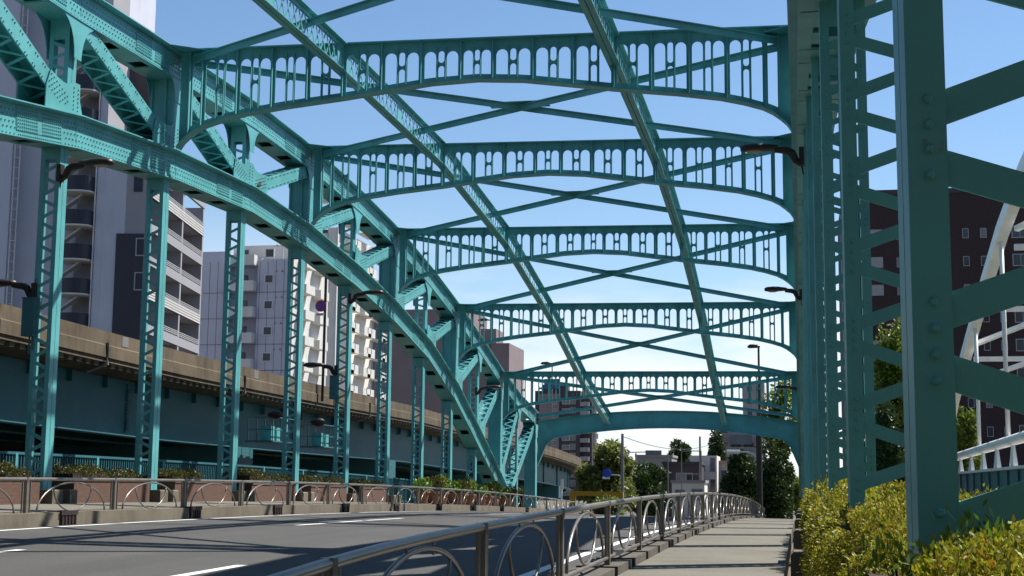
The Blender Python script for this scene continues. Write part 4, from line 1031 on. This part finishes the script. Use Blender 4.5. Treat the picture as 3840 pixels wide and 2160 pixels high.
# ------------------------------------------------------------------ trees
def tree(name, label, x, y, zb, top, rx, ry, mt, n, l, clumps=26, drop=0, hlow=.15, group=None, seed=0, cone=0):
    rng = np.random.default_rng(seed+11); r = empty(name, (x, y, zb), label, 'tree', group); H = top-zb
    b = MB(); b.tube([(x, y, zb), (x+.05, y, zb+H*.3), (x, y, zb+H*.62), (x+.1, y, zb+H*.85)], [.03*H*.5+.06, .025*H*.5+.04, .06, .02], 8)
    zc = zb+H*(1+hlow)/2; rz = H*(1-hlow)/2
    cs = []
    for k in range(clumps):
        u = rng.normal(size=3); u /= np.linalg.norm(u); q = rng.uniform(.35, 1)**.5
        w = 1-cone*max(0, (u[2]*q+1)/2)
        c = np.array([x+u[0]*rx*q*.8*w, y+u[1]*ry*q*.8*w, zc+u[2]*rz*q*.84]); cs.append(c)
        if k < 9: b.tube([(x, y, zb+H*(.3+.05*k)), tuple((np.array([x, y, zb+H*(.35+.05*k)])*.4+c*.6)+np.array([0, 0, .1])), tuple(c)], [.05, .035, .012], 5)
    b.build('trunk', BARK, r)
    per = n//clumps; C = []; Ds = []; Ss = []
    for c in cs:
        rad = rng.uniform(.6, 1.1)*np.array([rx, ry, rz*.75])*.46
        u = rng.normal(size=(per, 3)); u /= np.linalg.norm(u, axis=1, keepdims=True); q = rng.uniform(.15, 1.05, (per, 1))**.45
        p = c+u*q*rad; d = u+rng.normal(size=(per, 3))*.8+np.array([0, 0, .25-drop]); d = unit(d); s = unit(np.cross(d, rng.normal(size=(per, 3))))
        k = rng.uniform(.6, 1.4, (per, 1)); C.append(p); Ds.append(d*l*k/2*(1+drop*.6)); Ss.append(s*l*.45*k/2)
    leaves_obj('crown', mt, np.concatenate(C), np.concatenate(Ds), np.concatenate(Ss), r); return r
def px_tree(name, label, px0, px1, pyt, Y, mt, n, l, zb=-3.4, **k):
    a = at(px0, pyt, Y=Y); c = at(px1, pyt, Y=Y); rx = (c.x-a.x)/2*1.12
    return tree(name, label, (a.x+c.x)/2, Y, zb, at((px0+px1)/2, pyt, Y=Y).z, rx, rx*k.pop('ryf', 1.0), mt, n, l, **k)
px_tree('tree', 'big rounded willow like tree beyond the left end of the road', 1462, 1600, 1112, 135, TREE3, 16000, .42, drop=.6, clumps=34, hlow=.05, seed=1)
px_tree('tree', 'darker green tree behind the yellow gate, right of the willow like one', 1560, 1690, 1172, 150, TREE1, 9000, .4, clumps=26, hlow=.0, seed=2)
px_tree('tree', 'spiky tree top above the dark brown house', 1672, 1748, 1108, 230, TREE1, 5000, .55, clumps=18, hlow=.3, seed=3, cone=.3)
px_tree('tree', 'dark conical tree left of the lamp pole, above the cream house', 1772, 1832, 1082, 225, TREE1, 6000, .5, clumps=20, hlow=.2, seed=4, cone=.6)
px_tree('tree', 'dark leafy tree left of the black lamp pole at the pavement end', 1812, 1902, 1125, 112, TREE1, 12000, .3, clumps=28, hlow=.0, seed=5, cone=.35, zb=-3.0)
px_tree('tree', 'tall dark tree at the pavement end, right of the black lamp pole', 1882, 1995, 1085, 118, TREE1, 15000, .3, clumps=32, hlow=.0, seed=6, cone=.25, zb=-3.0)
px_tree('tree', 'loose leafy street tree rising beside the portal leg on the right', 1915, 2010, 948, 128, TREE2, 5200, .36, clumps=24, hlow=.35, seed=7)
px_tree('tree', 'bright low tree behind the pavement end, lower right of the dark ones', 1945, 2030, 1150, 125, TREE2, 4000, .3, clumps=16, hlow=.0, seed=12)
px_tree('tree', 'sunlit street tree between the nearest right hangers, before the maroon tower', 2196, 2306, 788, 92, TREE2, 12000, .30, clumps=40, hlow=.22, seed=8, zb=-3.2)
px_tree('tree', 'dark street tree low between the nearest right hangers', 2170, 2300, 975, 84, TREE1, 9000, .27, clumps=30, hlow=.12, seed=9, zb=-3.2)
px_tree('tree', 'leafy tree beyond the white rail, right of the nearest hanger', 2380, 2462, 1010, 105, TREE2, 6000, .32, clumps=26, hlow=.2, seed=10, zb=-3.4)
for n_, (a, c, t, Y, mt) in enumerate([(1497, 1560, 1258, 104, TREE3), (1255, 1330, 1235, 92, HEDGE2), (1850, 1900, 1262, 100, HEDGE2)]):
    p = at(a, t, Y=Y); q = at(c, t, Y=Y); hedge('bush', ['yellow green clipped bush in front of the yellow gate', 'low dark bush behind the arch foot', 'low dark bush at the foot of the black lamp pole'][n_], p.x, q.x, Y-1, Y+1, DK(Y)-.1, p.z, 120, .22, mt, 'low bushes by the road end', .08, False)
# ------------------------------------------------------------------ poles, signs and wires
def pole(b, px, py0, py1, Y, r0, r1=None): p = at(px, py0, Y=Y); q = at(px, py1, Y=Y); b.tube([(q.x, Y, q.z), (q.x, Y, p.z)], [r0, r1 or r0], 8); return q.x, p.z, q.z
BLUE = mat('blue sign face', (.02, .07, .40), .4, .05, 3); REDS = mat('red sign face', (.48, .015, .02), .4, .05, 3); SIGNB = mat('grey sign back', (.16, .17, .18), .6, .1, 2)
# no stopping sign on the expressway
Ys = 70; p = at(811, 960, Y=Ys); r = empty('road_sign', (p.x, Ys, p.z), 'round blue no stopping sign with red ring and cross on a dark pole', 'road sign')
b = MB(); b.tube([(p.x, Ys+.06, p.z-1.0), (p.x+.03, Ys+.06, at(814, 640, Y=Ys).z)], .075, 8); b.build('pole', LAMPM, r)
c = at(808, 770, Y=Ys); 
def disc(nm, mt, rad, y0, y1):
    b = MB(); b.prism([(c.x+rad*math.cos(2*PI*t/28), c.z+rad*math.sin(2*PI*t/28)) for t in range(28)], [], lambda u, v, t: (u, t, v), y0, y1); return b.build(nm, mt, r)
disc('sign_rim', REDS, .30, Ys-.05, Ys-.03); disc('sign_face', BLUE, .225, Ys-.058, Ys-.0505); b = MB()
for s in (1, -1): b.obx((c.x-.165*s-.025, Ys-.066-.003*s, c.z-.165), (.05, 0, 0), (0, .007, 0), (.33*s, 0, .33))
b.build('cross_bars', REDS, r)
b = MB(); b.bx(c.x-.27, c.x+.19, Ys-.05, Ys-.03, c.z-.50, c.z-.36); pl = b.build('sub_plate', WHITE, r)
b = MB(); b.bx(c.x-.14, c.x+.08, Ys-.058, Ys-.051, c.z-.445, c.z-.42); b.prism([(c.x-.2, c.z-.432), (c.x-.12, c.z-.40), (c.x-.12, c.z-.465)], [], lambda u, v, t: (u, t, v), Ys-.058, Ys-.051); b.prism([(c.x+.14, c.z-.432), (c.x+.06, c.z-.40), (c.x+.06, c.z-.465)], [], lambda u, v, t: (u, t, v), Ys-.058, Ys-.051); b.build('arrow', LAMPM, pl, local=False)
# second dark pole on the expressway parapet
p = at(880+0, 990, Y=82)
# expressway lamp seen in the fifth bay, street lamp on the right
for label, px, hx, py0, py1, Y, rr, big in (('slim lamp post with one flat head seen above the fifth beam on the left', 1388, 1372, 915, 1120, 150, .07, .5), ('tall black street lamp with one flat head at the pavement end on the right', 1914, 1898, 873, 1285, 103, .09, .5), ('slim lamp post with flat head seen left of the first strut above brown tower', 1232, 1215, 806, 1000, 140, .06, .5)):
    r = empty('street_lamp', at(px, py1, Y=Y), label, 'street lamp'); b = MB(); x, z1, z0 = pole(b, px, py0, py1, Y, rr*1.3, rr*.8); b.build('pole', LAMPM, r)
    h = at(hx, py0, Y=Y); b = MB(); b.tube([(x+.1, Y, z1+.02), ((x*2+h.x)/3, Y, z1+.05), (h.x+.2, Y, h.z+.08), (h.x-.35, Y, h.z+.05), (h.x-.5, Y, h.z)], [.06, .07, .15, .14, .05], 8); b.build('head', LAMPM, r, smooth=True)
p = at(1912, 1285, Y=102.5); b = MB(); b.tube([(p.x, 102.5, p.z), (p.x, 102.5, at(1912, 1080, Y=102.5).z)], .22, 10); 
r = empty('sign_pole', p, 'thick black pole carrying the backs of two road signs on left arms', 'sign pole'); b.build('pole', LAMPM, r)
def arm(b, pts, Y, rr): b.tube([tuple(at(a, c, Y=Y)) for a, c in pts], rr, 6)
b = MB(); arm(b, [(1911, 1135), (1904, 1126), (1894, 1122), (1836, 1121)], 102.5, .05); b.build('upper_arm', LAMPM, r)
b = MB(); a_, c_ = at(1836, 1118, Y=102.6), at(1892, 1094, Y=102.6); b.bx(a_.x, c_.x, 102.62, 102.68, a_.z, c_.z); b.build('direction_sign', SIGNB, r)
b = MB(); arm(b, [(1905, 1165), (1903, 1150), (1895, 1141), (1882, 1137), (1828, 1136)], 102.5, .05); b.build('lower_arm', FRL, r)
b = MB(); a_, c_ = at(1828, 1141, Y=102.6), at(1861, 1131, Y=102.6); b.bx(a_.x, c_.x, 102.6, 102.66, a_.z, c_.z); b.build('lane_sign', WHITE, r)
# grey pole with sign arm and blue round sign, left of the road end
Y = 118; p = at(1566, 1262, Y=Y); r = empty('sign_pole', p, 'tall grey pole with sign arm and round blue sign left of the road end', 'sign pole'); b = MB(); pole(b, 1566, 1091, 1262, Y, .15, .11); b.build('pole', POLE, r)
b = MB(); arm(b, [(1567, 1165), (1571, 1146), (1582, 1138), (1628, 1137)], Y, .05); b.build('upper_arm', FRL, r)
b = MB(); a_, c_ = at(1624, 1145, Y=Y), at(1664, 1133, Y=Y); b.bx(a_.x, c_.x, Y-.1, Y+.15, a_.z, c_.z); b.build('message_sign', SIGNB, r)
b = MB(); arm(b, [(1564, 1212), (1562, 1200), (1556, 1195), (1528, 1194)], Y, .05); b.build('lower_arm', FRL, r)
c = at(1527, 1190, Y=Y); b = MB(); b.prism([(c.x+.36*math.cos(2*PI*t/20), c.z+.36*math.sin(2*PI*t/20)) for t in range(20)], [], lambda u, v, t: (u, t, v), Y-.12, Y-.06); b.build('round_sign', BLUE, r)
b = MB(); a_, c_ = at(1516, 1205, Y=Y), at(1534, 1199, Y=Y); b.bx(a_.x, c_.x, Y-.1, Y-.06, a_.z, c_.z); b.build('sub_plate', WHITE, r)
# thin sign post and utility pole with wires
for label, px, a_, c_, Y, rr, cross in (('concrete utility pole with cross arms above the dark brown house', 1762, 1098, 1255, 185, .17, True), ('thin dark pole between the grey house and the dark brown house', 1681, 1140, 1290, 112, .05, False), ('thin grey post in front of the shop front', 1716, 1195, 1285, 116, .05, False), ('utility pole left of the pale grey house', 1600, 1140, 1230, 200, .15, True)):
    r = empty('utility_pole', at(px, c_, Y=Y), label, 'pole'); b = MB(); x, z1, z0 = pole(b, px, a_, c_, Y, rr, rr*.7); b.build('pole', POLE, r)
    if cross:
        b = MB(); b.bx(x-2.4, x+.2, Y-.05, Y+.05, z1-1.9, z1-1.78); b.bx(x-.02, x+.2, Y-.03, Y+.03, z1-8.4, z1-1.8); b.bx(x-2.4, x+.2, Y-.05, Y+.05, z1-4.8, z1-4.68); b.bx(x-2.4, x-2.3, Y-.05, Y+.05, z1-4.7, z1-1.8); b.tube([(x+.35, Y, z1-8.4), (x+.35, Y, z1-7.2)], .3, 8); b.build('cross_arm', POLE, r)
b = MB(); p = at(1567, 1098, Y=118); q = at(1800, 1113, Y=185)
b.tube([tuple(p.lerp(q, t/14)-Vector((0, 0, 3.2*4*(t/14)*(1-t/14)*.3))) for t in range(15)], .028, 5); tag(b.build('overhead_wire', LAMPM), 'single overhead wire sagging from the tall grey pole', 'wire')
# yellow height gate
Y = 106; r = empty('height_gate', at(1500, 1270, Y=Y), 'yellow height limit gate across the side road at the bridge end', 'gate')
a_ = at(1433, 1236, Y=Y); c_ = at(1568, 1240, Y=Y); zz = DK(Y)-.4
b = MB(); b.bx(a_.x, a_.x+.45, Y-.15, Y+.15, zz, a_.z); b.build('post', YEL, r); b = MB(); b.bx(c_.x-.45, c_.x, Y-.15, Y+.15, zz, a_.z); b.build('post', YEL, r)
b = MB(); b.bx(a_.x+.45, c_.x-.45, Y-.16, Y+.16, a_.z-.32, a_.z+.0); b.build('cross_bar', YEL, r)
# blue road sign seen through the fifth beam
Y = 140; c = at(1388, 966, Y=Y); r = empty('road_sign', c-Vector((0, 0, 5)), 'small blue rectangular road sign seen through the openings of the fifth beam', 'road sign')
b = MB(); b.bx(c.x-.75, c.x+.75, Y-.04, Y, c.z-.5, c.z+.5); b.build('sign_face', mat('dull blue sign', (.05, .12, .26), .5), r); b = MB(); b.bx(c.x-.05, c.x+.05, Y+.001, Y+.1, c.z-6, c.z+.6); b.build('post', POLE, r)
# white edge markers under the curved expressway
for n_, (px0, px1, y0, y1, Y) in enumerate(((1480+0, 1485, 1215, 1243, 138), (1411, 1417, 1205, 1232, 128))):
    a_, c_ = at(px0-70 if n_ == 0 else px0, y1, Y=Y), at(px1-70 if n_ == 0 else px1, y0, Y=Y)
    b = MB(); b.bx(a_.x, c_.x, Y-.05, Y, a_.z, c_.z); b.bx(a_.x+.02, a_.x+.1, Y, Y+.1, DK(Y)-.5, c_.z); o = b.build('marker_board', WHITE); tag(o, ['white upright marker board below the curved expressway, right one', 'white upright marker board below the curved expressway, left one'][n_], 'marker board', 'white marker boards')
# ------------------------------------------------------------------ sky, sun, render
w = bpy.data.worlds.new('World'); sc.world = w; w.use_nodes = True; nt = w.node_tree; bg = nt.nodes['Background']
el = math.asin(SUNS.z); az = math.atan2(SUNS.x, SUNS.y)
sky = N(nt, 'ShaderNodeTexSky', sky_type='NISHITA'); sky.sun_disc = False; sky.sun_elevation = el; sky.sun_rotation = az; sky.altitude = 0; sky.air_density = 1.0; sky.dust_density = .15; sky.ozone_density = 2.2
tc = N(nt, 'ShaderNodeTexCoord'); mp = N(nt, 'ShaderNodeMapping'); mp.inputs['Scale'].default_value = (1.0, 1.0, 4.2); mp.inputs['Location'].default_value = (.35, .1, .2)
nt.links.new(tc.outputs['Generated'], mp.inputs['Vector'])
ns = N(nt, 'ShaderNodeTexNoise'); ns.inputs['Scale'].default_value = 3.2; ns.inputs['Detail'].default_value = 8; ns.inputs['Roughness'].default_value = .55; nt.links.new(mp.outputs['Vector'], ns.inputs['Vector'])
sx = N(nt, 'ShaderNodeSeparateXYZ'); nt.links.new(tc.outputs['Generated'], sx.inputs[0])
m1 = N(nt, 'ShaderNodeMapRange', interpolation_type='SMOOTHSTEP'); m1.inputs['From Min'].default_value = .21; m1.inputs['From Max'].default_value = .03; nt.links.new(sx.outputs['Z'], m1.inputs['Value'])
m2 = N(nt, 'ShaderNodeMapRange', interpolation_type='SMOOTHSTEP'); m2.inputs['From Min'].default_value = .38; m2.inputs['From Max'].default_value = .56; nt.links.new(ns.outputs['Fac'], m2.inputs['Value'])
mu = N(nt, 'ShaderNodeMath', operation='MULTIPLY'); nt.links.new(m1.outputs[0], mu.inputs[0]); nt.links.new(m2.outputs[0], mu.inputs[1])
mx = N(nt, 'ShaderNodeMix', data_type='RGBA'); nt.links.new(mu.outputs[0], mx.inputs['Factor']); hs = N(nt, 'ShaderNodeHueSaturation'); hs.inputs['Saturation'].default_value = 1.1; nt.links.new(sky.outputs[0], hs.inputs['Color']); m3 = N(nt, 'ShaderNodeMapRange', interpolation_type='SMOOTHSTEP'); m3.inputs['From Min'].default_value = .16; m3.inputs['From Max'].default_value = -.01; m3.inputs['To Max'].default_value = .52; nt.links.new(sx.outputs['Z'], m3.inputs['Value']); m4 = N(nt, 'ShaderNodeMix', data_type='RGBA'); nt.links.new(m3.outputs[0], m4.inputs['Factor']); nt.links.new(hs.outputs[0], m4.inputs['A']); m4.inputs['B'].default_value = (4.9, 6.0, 6.9, 1); nt.links.new(m4.outputs['Result'], mx.inputs['A']); mx.inputs['B'].default_value = (7.6, 7.7, 7.9, 1)
nt.links.new(mx.outputs['Result'], bg.inputs['Color']); bg.inputs['Strength'].default_value = SKY_STR
ld = bpy.data.lights.new('sun', 'SUN'); ld.energy = SUN_STR; ld.angle = math.radians(.5); ld.color = (1, .95, .87); lo = bpy.data.objects.new('sun', ld); COL.objects.link(lo); lo.rotation_euler = SUNS.to_track_quat('Z', 'Y').to_euler(); lo.location = (20, 20, 60)
sc.view_settings.view_transform = 'Standard'; sc.view_settings.look = 'None'; sc.view_settings.gamma = 1; sc.view_settings.exposure = EXPO
sc.render.engine = 'CYCLES'; sc.cycles.max_bounces = 5; sc.cycles.diffuse_bounces = 3; sc.cycles.glossy_bounces = 2; sc.cycles.transmission_bounces = 2; sc.cycles.use_denoising = True
